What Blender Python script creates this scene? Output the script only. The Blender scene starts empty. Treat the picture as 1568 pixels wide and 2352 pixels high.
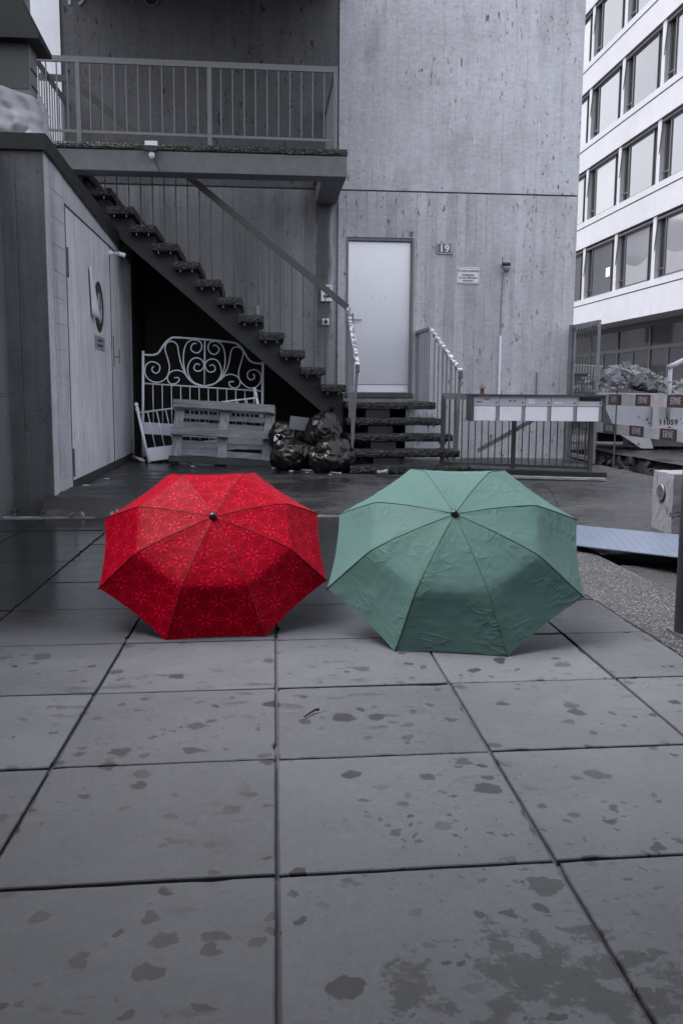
import bpy, math, random
from mathutils import Vector, Matrix, noise as mn
random.seed(7)
sc = bpy.context.scene
C = sc.collection
# ------------------------------------------------------------------ camera, sky, sun, exposure
cam_d = bpy.data.cameras.new('camera'); cam = bpy.data.objects.new('camera', cam_d); C.objects.link(cam); sc.camera = cam
cam_d.sensor_fit = 'VERTICAL'; cam_d.sensor_height = 36; cam_d.sensor_width = 24
cam_d.lens = 2075 * 36 / 2352; cam_d.clip_start = .05; cam_d.clip_end = 2000
_p, _s, _r = math.radians(7.6037), math.radians(4.8873), .0074
_f = Vector((math.sin(_s)*math.cos(_p), math.cos(_s)*math.cos(_p), -math.sin(_p)))
_rt = Vector((math.cos(_s), -math.sin(_s), 0)); _up = _rt.cross(_f)
_r2 = _rt*math.cos(_r) + _up*math.sin(_r); _u2 = _up*math.cos(_r) - _rt*math.sin(_r)
cam.matrix_world = Matrix(((_r2.x, _u2.x, -_f.x, 0), (_r2.y, _u2.y, -_f.y, 0), (_r2.z, _u2.z, -_f.z, 1.03), (0, 0, 0, 1)))

world = bpy.data.worlds.new('World'); sc.world = world; world.use_nodes = True
SUN_EL, SUN_AZ = math.radians(60), math.radians(288)      # azimuth clockwise from +Y: soft light from the left
wn = world.node_tree; wn.nodes.clear()
sky = wn.nodes.new('ShaderNodeTexSky'); sky.sky_type = 'NISHITA'; sky.sun_disc = False
sky.sun_elevation = SUN_EL; sky.sun_rotation = SUN_AZ; sky.air_density = 1.6; sky.dust_density = 5.0; sky.ozone_density = 1.0
hs = wn.nodes.new('ShaderNodeHueSaturation'); hs.inputs['Saturation'].default_value = .2
bgn = wn.nodes.new('ShaderNodeBackground'); bgn.inputs['Strength'].default_value = .1
wo = wn.nodes.new('ShaderNodeOutputWorld')
wn.links.new(sky.outputs[0], hs.inputs['Color']); wn.links.new(hs.outputs[0], bgn.inputs['Color']); wn.links.new(bgn.outputs[0], wo.inputs[0])
sun_d = bpy.data.lights.new('sun', 'SUN'); sun_d.energy = .6; sun_d.angle = math.radians(50); sun_d.color = (1, .98, .95)
sun = bpy.data.objects.new('sun', sun_d); C.objects.link(sun)
_sd = Vector((math.sin(SUN_AZ)*math.cos(SUN_EL), math.cos(SUN_AZ)*math.cos(SUN_EL), math.sin(SUN_EL)))
sun.rotation_euler = _sd.to_track_quat('Z', 'Y').to_euler(); sun.location = (-20, -20, 30)
vs = sc.view_settings; vs.view_transform = 'Standard'; vs.look = 'None'; vs.exposure = 2.0; vs.gamma = 1.0; vs.use_curve_mapping = False

# ------------------------------------------------------------------ helpers
ORG = {}
def tag(o, label, cat, group=None):
    o['label'] = label; o['category'] = cat
    if group: o['group'] = group
    return o
def thing(name, loc, label, cat, group=None):
    o = bpy.data.objects.new(name, None); C.objects.link(o); o.empty_display_size = .1
    o.location = loc; ORG[o] = Vector(loc)
    return tag(o, label, cat, group)
def V(*a): return Vector(a)

class MB:
    def __init__(s): s.v = []; s.f = []; s.uv = None
    def add(s, vs_, fs):
        n = len(s.v); s.v += [Vector(q) for q in vs_]; s.f += [tuple(i+n for i in f) for f in fs]; return s
    def box(s, x0, x1, y0, y1, z0, z1):
        return s.add([(x0,y0,z0),(x1,y0,z0),(x1,y1,z0),(x0,y1,z0),(x0,y0,z1),(x1,y0,z1),(x1,y1,z1),(x0,y1,z1)],
              [(0,3,2,1),(4,5,6,7),(0,1,5,4),(1,2,6,5),(2,3,7,6),(3,0,4,7)])
    def bar(s, p0, p1, w, h, up=(0,0,1)):
        p0, p1 = Vector(p0), Vector(p1); d = (p1-p0).normalized(); up = Vector(up)
        if abs(d.dot(up)) > .98: up = V(0,1,0)
        a = d.cross(up).normalized(); b = a.cross(d)
        vs_ = [p + a*i*w/2 + b*j*h/2 for p in (p0, p1) for i, j in ((-1,-1),(1,-1),(1,1),(-1,1))]
        return s.add(vs_, [(0,3,2,1),(4,5,6,7),(0,1,5,4),(1,2,6,5),(2,3,7,6),(3,0,4,7)])
    def tube(s, pts, r, n=8, cap=True):
        pts = [Vector(p) for p in pts]; rs = r if isinstance(r, (list, tuple)) else [r]*len(pts)
        ref = None; base = len(s.v)
        for i, p in enumerate(pts):
            t = (pts[min(i+1, len(pts)-1)] - pts[max(i-1, 0)]).normalized()
            if ref is None: ref = V(0,0,1) if abs(t.z) < .9 else V(1,0,0)
            a = t.cross(ref).normalized(); b = a.cross(t).normalized(); ref = b
            for k in range(n):
                an = 2*math.pi*k/n; s.v.append(p + (a*math.cos(an) + b*math.sin(an))*rs[i])
        for i in range(len(pts)-1):
            for k in range(n):
                k2 = (k+1) % n
                s.f.append((base+i*n+k, base+i*n+k2, base+(i+1)*n+k2, base+(i+1)*n+k))
        if cap:
            s.f.append(tuple(base+k for k in range(n))[::-1]); s.f.append(tuple(base+(len(pts)-1)*n+k for k in range(n)))
        return s
    def lathe(s, prof, o, ax=(0,0,1), n=16):
        o = Vector(o); ax = Vector(ax).normalized(); ref = V(1,0,0) if abs(ax.x) < .9 else V(0,1,0)
        a = ax.cross(ref).normalized(); b = ax.cross(a); base = len(s.v)
        for r, z in prof:
            for k in range(n):
                an = 2*math.pi*k/n; s.v.append(o + ax*z + (a*math.cos(an)+b*math.sin(an))*max(r, 1e-4))
        for i in range(len(prof)-1):
            for k in range(n):
                k2 = (k+1) % n; s.f.append((base+i*n+k, base+i*n+k2, base+(i+1)*n+k2, base+(i+1)*n+k))
        s.f.append(tuple(base+k for k in range(n))[::-1]); s.f.append(tuple(base+(len(prof)-1)*n+k for k in range(n)))
        return s
    def prism(s, poly, fn, d0, d1):          # poly of (a,b); fn(a,b,d) -> point
        n = len(poly)
        vs_ = [fn(a, b, d0) for a, b in poly] + [fn(a, b, d1) for a, b in poly]
        fs = [tuple(range(n))[::-1], tuple(range(n, 2*n))] + [(i, (i+1) % n, n+(i+1) % n, n+i) for i in range(n)]
        return s.add(vs_, fs)
    def rough_box(s, x0, x1, y0, y1, z0, z1, st=.04, j=.003):
        nx, ny, nz = [max(1, min(40, int(round((b-a)/st)))) for a, b in ((x0,x1),(y0,y1),(z0,z1))]
        idx = {}; base = len(s.v)
        def vid(i, k, l):
            q = (i, k, l)
            if q not in idx:
                p = V(x0+(x1-x0)*i/nx, y0+(y1-y0)*k/ny, z0+(z1-z0)*l/nz)
                ed = (i in (0, nx)) + (k in (0, ny)) + (l in (0, nz))
                c = V((x0+x1)/2, (y0+y1)/2, (z0+z1)/2)
                if ed >= 2:                   # worn, rounded arris
                    for ax_, (a, n_, lo, hi) in enumerate(((i, nx, x0, x1), (k, ny, y0, y1), (l, nz, z0, z1))):
                        if a == 0: p[ax_] += j*1.6
                        if a == n_: p[ax_] -= j*1.6
                p += V(random.uniform(-j, j), random.uniform(-j, j), random.uniform(-j, j))
                idx[q] = len(s.v); s.v.append(p)
            return idx[q]
        for l in (0, nz):
            for i in range(nx):
                for k in range(ny):
                    f = (vid(i,k,l), vid(i+1,k,l), vid(i+1,k+1,l), vid(i,k+1,l)); s.f.append(f if l else f[::-1])
        for k in (0, ny):
            for i in range(nx):
                for l in range(nz):
                    f = (vid(i,k,l), vid(i+1,k,l), vid(i+1,k,l+1), vid(i,k,l+1)); s.f.append(f[::-1] if k else f)
        for i in (0, nx):
            for k in range(ny):
                for l in range(nz):
                    f = (vid(i,k,l), vid(i,k+1,l), vid(i,k+1,l+1), vid(i,k,l+1)); s.f.append(f if i else f[::-1])
        return s
    def rot(s, M, o):
        o = Vector(o); s.v = [o + M @ (p-o) for p in s.v]; return s
    def mesh(s, name, mat, off=V(0,0,0), smooth=False):
        me = bpy.data.meshes.new(name); me.from_pydata([tuple(p-off) for p in s.v], [], s.f)
        if mat: me.materials.append(mat)
        if s.uv:
            l = me.uv_layers.new(name='UVMap')
            for lp in me.loops: l.data[lp.index].uv = s.uv[lp.vertex_index]
        if smooth:
            for p in me.polygons: p.use_smooth = True
        me.update(); return me
    def build(s, name, mat, parent=None, loc=None, smooth=False, bevel=0, label=None):
        off = ORG[parent] if parent else Vector(loc if loc is not None else (0,0,0))
        o = bpy.data.objects.new(name, s.mesh(name, mat, off, smooth)); C.objects.link(o); ORG[o] = off
        if parent: o.parent = parent
        else: o.location = off
        if bevel:
            b = o.modifiers.new('bevel', 'BEVEL'); b.width = bevel; b.segments = 2; b.limit_method = 'ANGLE'
        if label: o['label'] = label
        return o
def struct(o): o['kind'] = 'structure'; return o
def inst(name, me, loc, parent, scale=None, rot=None):
    o = bpy.data.objects.new(name, me); C.objects.link(o); o.parent = parent; o.location = Vector(loc) - ORG[parent]
    ORG[o] = ORG[parent]
    if scale: o.scale = scale
    if rot: o.rotation_euler = rot
    return o
def text(body, size, M, mat, parent, name='lettering', depth=.001, bold=0, font_w=1.0):
    cu = bpy.data.curves.new('t', 'FONT'); cu.body = body; cu.size = size; cu.extrude = depth; cu.offset = bold
    cu.align_x = 'CENTER'; cu.align_y = 'CENTER'; cu.space_line = 1.0; cu.space_character = 1.1
    t = bpy.data.objects.new('t', cu); C.objects.link(t)
    me = bpy.data.meshes.new_from_object(t.evaluated_get(bpy.context.evaluated_depsgraph_get()))
    bpy.data.objects.remove(t); me.transform(Matrix.Scale(font_w, 4, (1,0,0))); me.materials.clear(); me.materials.append(mat)
    o = bpy.data.objects.new(name, me); C.objects.link(o); o.parent = parent
    M = M.copy(); M.translation = M.translation - ORG[parent]; o.matrix_local = M; ORG[o] = ORG[parent]
    return o
def face_front(p):      # text facing -Y at p
    return Matrix(((1,0,0,p[0]),(0,0,-1,p[1]),(0,1,0,p[2]),(0,0,0,1)))
def face_left(p):       # text facing -X
    return Matrix(((0,0,-1,p[0]),(-1,0,0,p[1]),(0,1,0,p[2]),(0,0,0,1)))
def face_right(p):      # text facing +X
    return Matrix(((0,0,1,p[0]),(1,0,0,p[1]),(0,1,0,p[2]),(0,0,0,1)))
def sstep(a, b, x):
    t = max(0, min(1, (x-a)/(b-a))); return t*t*(3-2*t)

# ------------------------------------------------------------------ materials
class NT:
    def __init__(s, name):
        s.m = bpy.data.materials.new(name); s.m.use_nodes = True; s.t = s.m.node_tree; s.t.nodes.clear()
        s.out = s.n('ShaderNodeOutputMaterial'); s.b = s.n('ShaderNodeBsdfPrincipled')
        s.t.links.new(s.b.outputs[0], s.out.inputs[0])
    def n(s, typ, ins=None, **kw):
        nd = s.t.nodes.new(typ)
        for k, v in kw.items(): setattr(nd, k, v)
        for k, v in (ins or {}).items(): s.set(nd.inputs[k], v)
        return nd
    def set(s, sock, v):
        if isinstance(v, bpy.types.NodeSocket): s.t.links.new(v, sock)
        else: sock.default_value = tuple(v)[:3] if sock.type == 'VECTOR' else v
    def m_(s, op, a, b=0.0, c=None, clamp=False):
        nd = s.n('ShaderNodeMath', operation=op, use_clamp=clamp); s.set(nd.inputs[0], a); s.set(nd.inputs[1], b)
        if c is not None: s.set(nd.inputs[2], c)
        return nd.outputs[0]
    def vm(s, op, a, b=None, c=None):
        nd = s.n('ShaderNodeVectorMath', operation=op); s.set(nd.inputs[0], a)
        if b is not None: s.set(nd.inputs[1], b)
        if c is not None: s.set(nd.inputs[2], c)
        return nd.outputs[0]
    def ss(s, x, a, b):
        nd = s.n('ShaderNodeMapRange', {'Value': x, 'From Min': a, 'From Max': b}, interpolation_type='SMOOTHSTEP'); return nd.outputs[0]
    def noise(s, vec, scale, detail=4, rough=.55):
        return s.n('ShaderNodeTexNoise', {'Vector': vec, 'Scale': scale, 'Detail': detail, 'Roughness': rough}).outputs[0]
    def pos(s): return s.n('ShaderNodeNewGeometry').outputs['Position']
    def obj(s): return s.n('ShaderNodeTexCoord').outputs['Object']
    def xyz(s, v): return s.n('ShaderNodeSeparateXYZ', {0: v}).outputs
    def comb(s, x, y, z): return s.n('ShaderNodeCombineXYZ', {0: x, 1: y, 2: z}).outputs[0]
    def grey(s, val, tint=(.965, .98, 1.12)):
        return s.vm('MULTIPLY', s.comb(val, val, val), tint)
    def mix(s, f, a, b):
        nd = s.n('ShaderNodeMix', data_type='RGBA'); s.set(nd.inputs[0], f); s.set(nd.inputs[6], a); s.set(nd.inputs[7], b); return nd.outputs[2]
    def bump(s, h, strength=.3, dist=.01, normal=None):
        ins = {'Height': h, 'Strength': strength, 'Distance': dist}
        if normal: ins['Normal'] = normal
        return s.n('ShaderNodeBump', ins).outputs[0]
    def fin(s, color=None, rough=.5, metal=0, spec=.5, normal=None, coat=0):
        if color is not None: s.set(s.b.inputs['Base Color'], color)
        s.set(s.b.inputs['Roughness'], rough); s.set(s.b.inputs['Metallic'], metal); s.set(s.b.inputs['Specular IOR Level'], spec)
        if normal: s.set(s.b.inputs['Normal'], normal)
        if coat: s.b.inputs['Coat Weight'].default_value = coat; s.b.inputs['Coat Roughness'].default_value = .1
        return s.m
T3 = (.965, .98, 1.12)
def g4(v, t=T3): return (v*t[0], v*t[1], v*t[2], 1)

def plain(name, v, rough=.5, metal=0, var=.25, scale=6, bump=.1, spec=.5, col=None):
    t = NT(name); p = t.pos(); n1 = t.noise(p, scale, 5); n2 = t.noise(p, scale*9, 3)
    k = t.m_('ADD', t.m_('MULTIPLY', t.m_('SUBTRACT', n1, .5), var*2), t.m_('MULTIPLY', t.m_('SUBTRACT', n2, .5), var))
    k = t.m_('ADD', k, 1.0)
    if col is None: c = t.grey(t.m_('MULTIPLY', k, v))
    else: c = t.vm('MULTIPLY', t.comb(k, k, k), col)
    r = t.m_('ADD', t.m_('MULTIPLY', t.m_('SUBTRACT', n1, .5), .3), rough)
    return t.fin(c, r, metal, spec, t.bump(n2, bump, .004))

def board_concrete(name, base, axis=0, width=.137, board=.28, streak=.9, pits=1.0, fine=.35, rough=.75, stain=False, lines=.16):
    t = NT(name); p = t.pos(); x, y, z = t.xyz(p)[:3]
    u = (x, y)[axis]
    wob = t.m_('MULTIPLY', t.m_('SUBTRACT', t.noise(t.comb(u, 0.0, t.m_('MULTIPLY', z, .25)), 1.3, 2), .5), .05)
    q = t.m_('DIVIDE', t.m_('ADD', u, wob), width)
    cell = t.m_('FLOOR', q); fr = t.m_('FRACT', q)
    rnd = t.n('ShaderNodeTexWhiteNoise', {'W': cell}, noise_dimensions='1D').outputs[0]
    ed = t.m_('ABSOLUTE', t.m_('SUBTRACT', fr, .5))
    line = t.m_('MULTIPLY', t.ss(ed, .455, .5), t.ss(t.noise(t.comb(t.m_('MULTIPLY', u, 3.0), 3.3, t.m_('MULTIPLY', z, .8)), 2.2, 3), .38, .62))
    st = t.noise(t.comb(t.m_('MULTIPLY', u, 9.0), rnd, t.m_('MULTIPLY', z, .45)), 1.6, 6, .6)
    bl = t.noise(p, .75, 5, .6); fn = t.noise(p, 26, 5, .65)
    pv = t.comb(t.m_('MULTIPLY', u, 1.0), 0.0, t.m_('MULTIPLY', z, .32))
    vo = t.n('ShaderNodeTexVoronoi', {'Vector': t.vm('ADD', pv, t.vm('SCALE', t.n('ShaderNodeTexNoise', {'Vector': p, 'Scale': 14.0}).outputs[1], None)), 'Scale': 9.0})
    # pits / slots left by the boards: elongated dark marks, clustered
    pn = t.noise(t.comb(t.m_('MULTIPLY', u, 22.0), 1.7, t.m_('MULTIPLY', z, 7.5)), 1.0, 3, .6)
    rip = t.noise(t.comb(t.m_('MULTIPLY', u, 9.0), 2.2, t.m_('MULTIPLY', z, 24.0)), 1.0, 3, .6)
    pm = t.noise(t.comb(u, 5.1, z), .9, 3)
    pit = t.m_('MULTIPLY', t.ss(pn, .62, .69), t.ss(pm, .40, .58))
    k = t.m_('ADD', 1.0, t.m_('MULTIPLY', t.m_('SUBTRACT', rnd, .5), board))
    k = t.m_('ADD', k, t.m_('MULTIPLY', t.m_('SUBTRACT', st, .5), streak))
    k = t.m_('ADD', k, t.m_('MULTIPLY', t.m_('SUBTRACT', bl, .5), .5))
    k = t.m_('ADD', k, t.m_('MULTIPLY', t.m_('SUBTRACT', fn, .5), fine))
    k = t.m_('ADD', k, t.m_('MULTIPLY', t.m_('SUBTRACT', t.noise(t.comb(t.m_('MULTIPLY', x, 1.6), y, z), 3.2, 6, .65), .5), .42))
    k = t.m_('MULTIPLY', k, t.m_('SUBTRACT', 1.0, t.m_('MULTIPLY', t.ss(t.noise(t.comb(t.m_('MULTIPLY', u, 2.2), 4.4, t.m_('MULTIPLY', z, .55)), 1.1, 4, .6), .52, .74), .22)))
    k = t.m_('ADD', k, t.m_('MULTIPLY', t.m_('SUBTRACT', rip, .5), fine*.8))
    k = t.m_('MULTIPLY', k, t.m_('SUBTRACT', 1.0, t.m_('MULTIPLY', line, lines)))
    k = t.m_('MULTIPLY', k, t.m_('SUBTRACT', 1.0, t.m_('MULTIPLY', pit, .6*pits)))
    if stain:   # run-off stain with lime edges under the end of the gallery beam
        jag = t.m_('MULTIPLY', t.m_('SUBTRACT', t.noise(t.comb(t.m_('MULTIPLY', x, 2.0), 9.0, z), 3.0, 4), .5), .12)
        xs = t.m_('ADD', x, jag)
        inside = t.m_('MULTIPLY', t.ss(xs, .68, .72), t.m_('SUBTRACT', 1.0, t.ss(xs, .86, .90)))
        inside = t.m_('MULTIPLY', inside, t.m_('MULTIPLY', t.ss(z, .8, 2.2), t.m_('SUBTRACT', 1.0, t.ss(z, 3.55, 3.62))))
        lime = t.m_('MULTIPLY', t.ss(xs, .90, .915), t.m_('SUBTRACT', 1.0, t.ss(xs, .93, .96)))
        lime = t.m_('MULTIPLY', lime, t.m_('MULTIPLY', t.ss(z, 1.6, 2.4), t.m_('SUBTRACT', 1.0, t.ss(z, 3.3, 3.55))))
        k = t.m_('MULTIPLY', k, t.m_('SUBTRACT', 1.0, t.m_('MULTIPLY', inside, .55)))
        k = t.m_('ADD', k, t.m_('MULTIPLY', lime, .55))
    k = t.m_('MAXIMUM', k, .12)
    h = t.m_('ADD', t.m_('MULTIPLY', fn, .5), t.m_('SUBTRACT', t.m_('MULTIPLY', st, .5), t.m_('ADD', t.m_('MULTIPLY', pit, 1.2), t.m_('MULTIPLY', line, .6))))
    return t.fin(t.grey(t.m_('MULTIPLY', k, base)), rough, 0, .35, t.bump(h, .55, .012))

def aggregate(name, base=.009, chip=.15, rough=.3):
    t = NT(name); p = t.pos()
    vo = t.n('ShaderNodeTexVoronoi', {'Vector': p, 'Scale': 62.0, 'Randomness': 1.0})
    r = t.xyz(vo.outputs['Color'])[0]
    c = t.m_('ADD', t.m_('MULTIPLY', t.m_('POWER', r, 5.0), chip), base)
    edge = t.ss(vo.outputs['Distance'], .25, .6)
    c = t.m_('MULTIPLY', c, t.m_('SUBTRACT', 1.0, t.m_('MULTIPLY', edge, .75)))
    c = t.m_('MULTIPLY', c, t.m_('ADD', .6, t.m_('MULTIPLY', t.noise(p, 5.0, 3), .8)))
    h = t.m_('SUBTRACT', 1.0, vo.outputs['Distance'])
    return t.fin(t.grey(c), rough, 0, .5, t.bump(h, .9, .012))

def slab_mat():
    t = NT('dry_and_wet_paving'); p = t.pos(); x, y, z = t.xyz(p)[:3]
    oi = t.n('ShaderNodeObjectInfo').outputs['Random']
    n1 = t.noise(p, 1.1, 5, .6); n2 = t.noise(p, 60, 4, .6); n3 = t.noise(p, 6, 5, .6)
    wedge = t.m_('ADD', y, t.m_('MULTIPLY', t.m_('SUBTRACT', n1, .5), .8))
    wet = t.ss(wedge, 3.35, 4.3)
    # rain drops, clustered, ragged
    warp = t.n('ShaderNodeTexNoise', {'Vector': p, 'Scale': 22.0, 'Detail': 3.0}).outputs[1]
    wp = t.vm('ADD', p, t.vm('SCALE', t.vm('SUBTRACT', warp, (.5, .5, .5)), None)); 
    wpn = wp.node.inputs[1].links[0].from_node; wpn.inputs['Scale'].default_value = .065
    p2 = t.comb(t.xyz(wp)[0], t.xyz(wp)[1], 0.0)
    def drops(scale, rmax, pw, lo, hi, seed):
        vo = t.n('ShaderNodeTexVoronoi', {'Vector': t.vm('ADD', p2, (seed, seed*.7, 0)), 'Scale': scale, 'Randomness': .95})
        cr = t.xyz(vo.outputs['Color'])
        rad = t.m_('MULTIPLY', t.m_('POWER', cr[0], pw), rmax)
        d = t.ss(t.m_('SUBTRACT', rad, vo.outputs['Distance']), -.008, .035)
        d = t.m_('MULTIPLY', d, t.m_('ADD', .55, t.m_('MULTIPLY', cr[1], .45)))
        cl = t.ss(t.m_('ADD', t.noise(t.vm('ADD', p, (seed*3, 1.7, 0)), 1.0, 3), t.m_('MULTIPLY', t.ss(x, -.3, .7), .07)), lo, hi)
        return t.m_('MULTIPLY', d, cl)
    d1 = drops(9.0, .36, 1.5, .20, .40, 0.3); d2 = drops(17.0, .36, 1.6, .36, .52, 4.1); d3 = drops(38.0, .38, 1.6, .52, .64, 7.7)
    # wet patch tramped in at the lower right, ragged outline
    ex = t.m_('DIVIDE', t.m_('SUBTRACT', t.xyz(wp)[0], .52), .40); ey = t.m_('DIVIDE', t.m_('SUBTRACT', t.xyz(wp)[1], 1.42), .24)
    er = t.m_('ADD', t.m_('MULTIPLY', ex, ex), t.m_('MULTIPLY', ey, ey))
    pt = t.m_('MULTIPLY', t.ss(t.m_('SUBTRACT', t.noise(p, 10, 8, .68), t.m_('MULTIPLY', er, .15)), .43, .50), .8)
    # boot smears
    sm = t.noise(t.comb(t.m_('MULTIPLY', x, 7.0), t.m_('MULTIPLY', y, 16.0), 0.0), 1.0, 4, .6)
    sm = t.m_('MULTIPLY', t.ss(sm, .56, .64), t.ss(t.noise(t.vm('ADD', p, (3.1, .4, 0)), 1.6, 2), .50, .62))
    spot = t.m_('MAXIMUM', t.m_('MAXIMUM', d1, d2), t.m_('MAXIMUM', d3, t.m_('MAXIMUM', pt, t.m_('MULTIPLY', sm, .6))))
    spot = t.m_('MULTIPLY', spot, t.m_('SUBTRACT', 1.0, wet))
    k = t.m_('ADD', .80, t.m_('MULTIPLY', oi, .34))
    k = t.m_('ADD', k, t.m_('MULTIPLY', t.m_('SUBTRACT', t.noise(p, 2.6, 6, .65), .5), .45))
    k = t.m_('ADD', k, t.m_('MULTIPLY', t.m_('SUBTRACT', t.noise(p, 210, 2, .7), .5), .5))
    k = t.m_('ADD', k, t.m_('MULTIPLY', t.m_('SUBTRACT', n1, .5), .35))
    k = t.m_('ADD', k, t.m_('MULTIPLY', t.m_('SUBTRACT', n3, .5), .22))
    k = t.m_('ADD', k, t.m_('MULTIPLY', t.m_('SUBTRACT', n2, .5), .16))
    k = t.m_('ADD', k, t.m_('MULTIPLY', t.m_('SUBTRACT', t.noise(p, 38, 4, .7), .5), .38))
    k = t.m_('MULTIPLY', k, t.m_('SUBTRACT', 1.0, t.m_('MULTIPLY', spot, .72)))
    k = t.m_('MULTIPLY', k, t.m_('SUBTRACT', 1.0, t.m_('MULTIPLY', wet, .82)))
    flat_ = t.ss(t.xyz(t.n('ShaderNodeNewGeometry').outputs['True Normal'])[2], .97, .995)
    rough = t.m_('SUBTRACT', .62, t.m_('MULTIPLY', t.m_('MULTIPLY', wet, flat_), t.m_('ADD', .30, t.m_('MULTIPLY', n3, .30))))
    rough = t.m_('SUBTRACT', rough, t.m_('MULTIPLY', spot, .12))
    h = t.m_('ADD', t.m_('MULTIPLY', n2, .6), n3)
    return t.fin(t.grey(t.m_('MULTIPLY', k, .112), (.93, .975, 1.15)), rough, 0, t.m_('MULTIPLY', t.m_('ADD', .1, flat_), .38), t.bump(h, .22, .004))

def asphalt_mat():
    t = NT('wet_asphalt'); p = t.pos()
    n1 = t.noise(p, .9, 5, .6); n2 = t.noise(p, 130, 3, .7); n3 = t.noise(t.vm('MULTIPLY', p, (1, 2.5, 1)), 3, 5, .6)
    vo = t.n('ShaderNodeTexVoronoi', {'Vector': p, 'Scale': 160.0})
    pud = t.ss(t.m_('ADD', t.m_('MULTIPLY', n1, .6), t.m_('MULTIPLY', n3, .4)), .44, .58)
    k = t.m_('ADD', .5, t.m_('ADD', t.m_('MULTIPLY', n2, .7), t.m_('MULTIPLY', n3, .5)))
    k = t.m_('MULTIPLY', k, t.m_('SUBTRACT', 1.0, t.m_('MULTIPLY', pud, .45)))
    rough = t.m_('SUBTRACT', .48, t.m_('MULTIPLY', pud, .38))
    h = t.m_('MULTIPLY', vo.outputs['Distance'], t.m_('SUBTRACT', 1.0, t.m_('MULTIPLY', pud, .75)))
    return t.fin(t.grey(t.m_('MULTIPLY', k, .030)), rough, 0, .5, t.bump(h, .6, .006))

def flaky(name, base, chip, amount=.55, scale=14, rough=.45):    # paint with chips
    t = NT(name); p = t.pos(); n = t.noise(p, scale, 5, .65); f = t.ss(n, amount, amount+.03)
    k = t.m_('ADD', .8, t.m_('MULTIPLY', t.noise(p, 3, 4), .4))
    return t.fin(t.mix(f, t.grey(t.m_('MULTIPLY', k, base)), g4(chip)), rough, 0, .4, t.bump(f, .4, .003))

def wood(name, base, axis=0, rough=.7):
    t = NT(name); p = t.pos(); oi = t.n('ShaderNodeObjectInfo').outputs['Random']
    sc_ = (1.2, 14, 14) if axis == 0 else (14, 14, 1.2)
    q = t.vm('ADD', t.vm('MULTIPLY', p, sc_), t.comb(t.m_('MULTIPLY', oi, 37.0), oi, 0.0))
    n = t.noise(q, 2.2, 6, .65); n2 = t.noise(p, 5, 3)
    k = t.m_('ADD', -.1, t.m_('ADD', t.m_('MULTIPLY', n, 1.7), t.m_('ADD', t.m_('MULTIPLY', n2, .3), t.m_('MULTIPLY', oi, .25))))
    return t.fin(t.grey(t.m_('MULTIPLY', k, base)), rough, 0, .3, t.bump(n, .5, .006))

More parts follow.
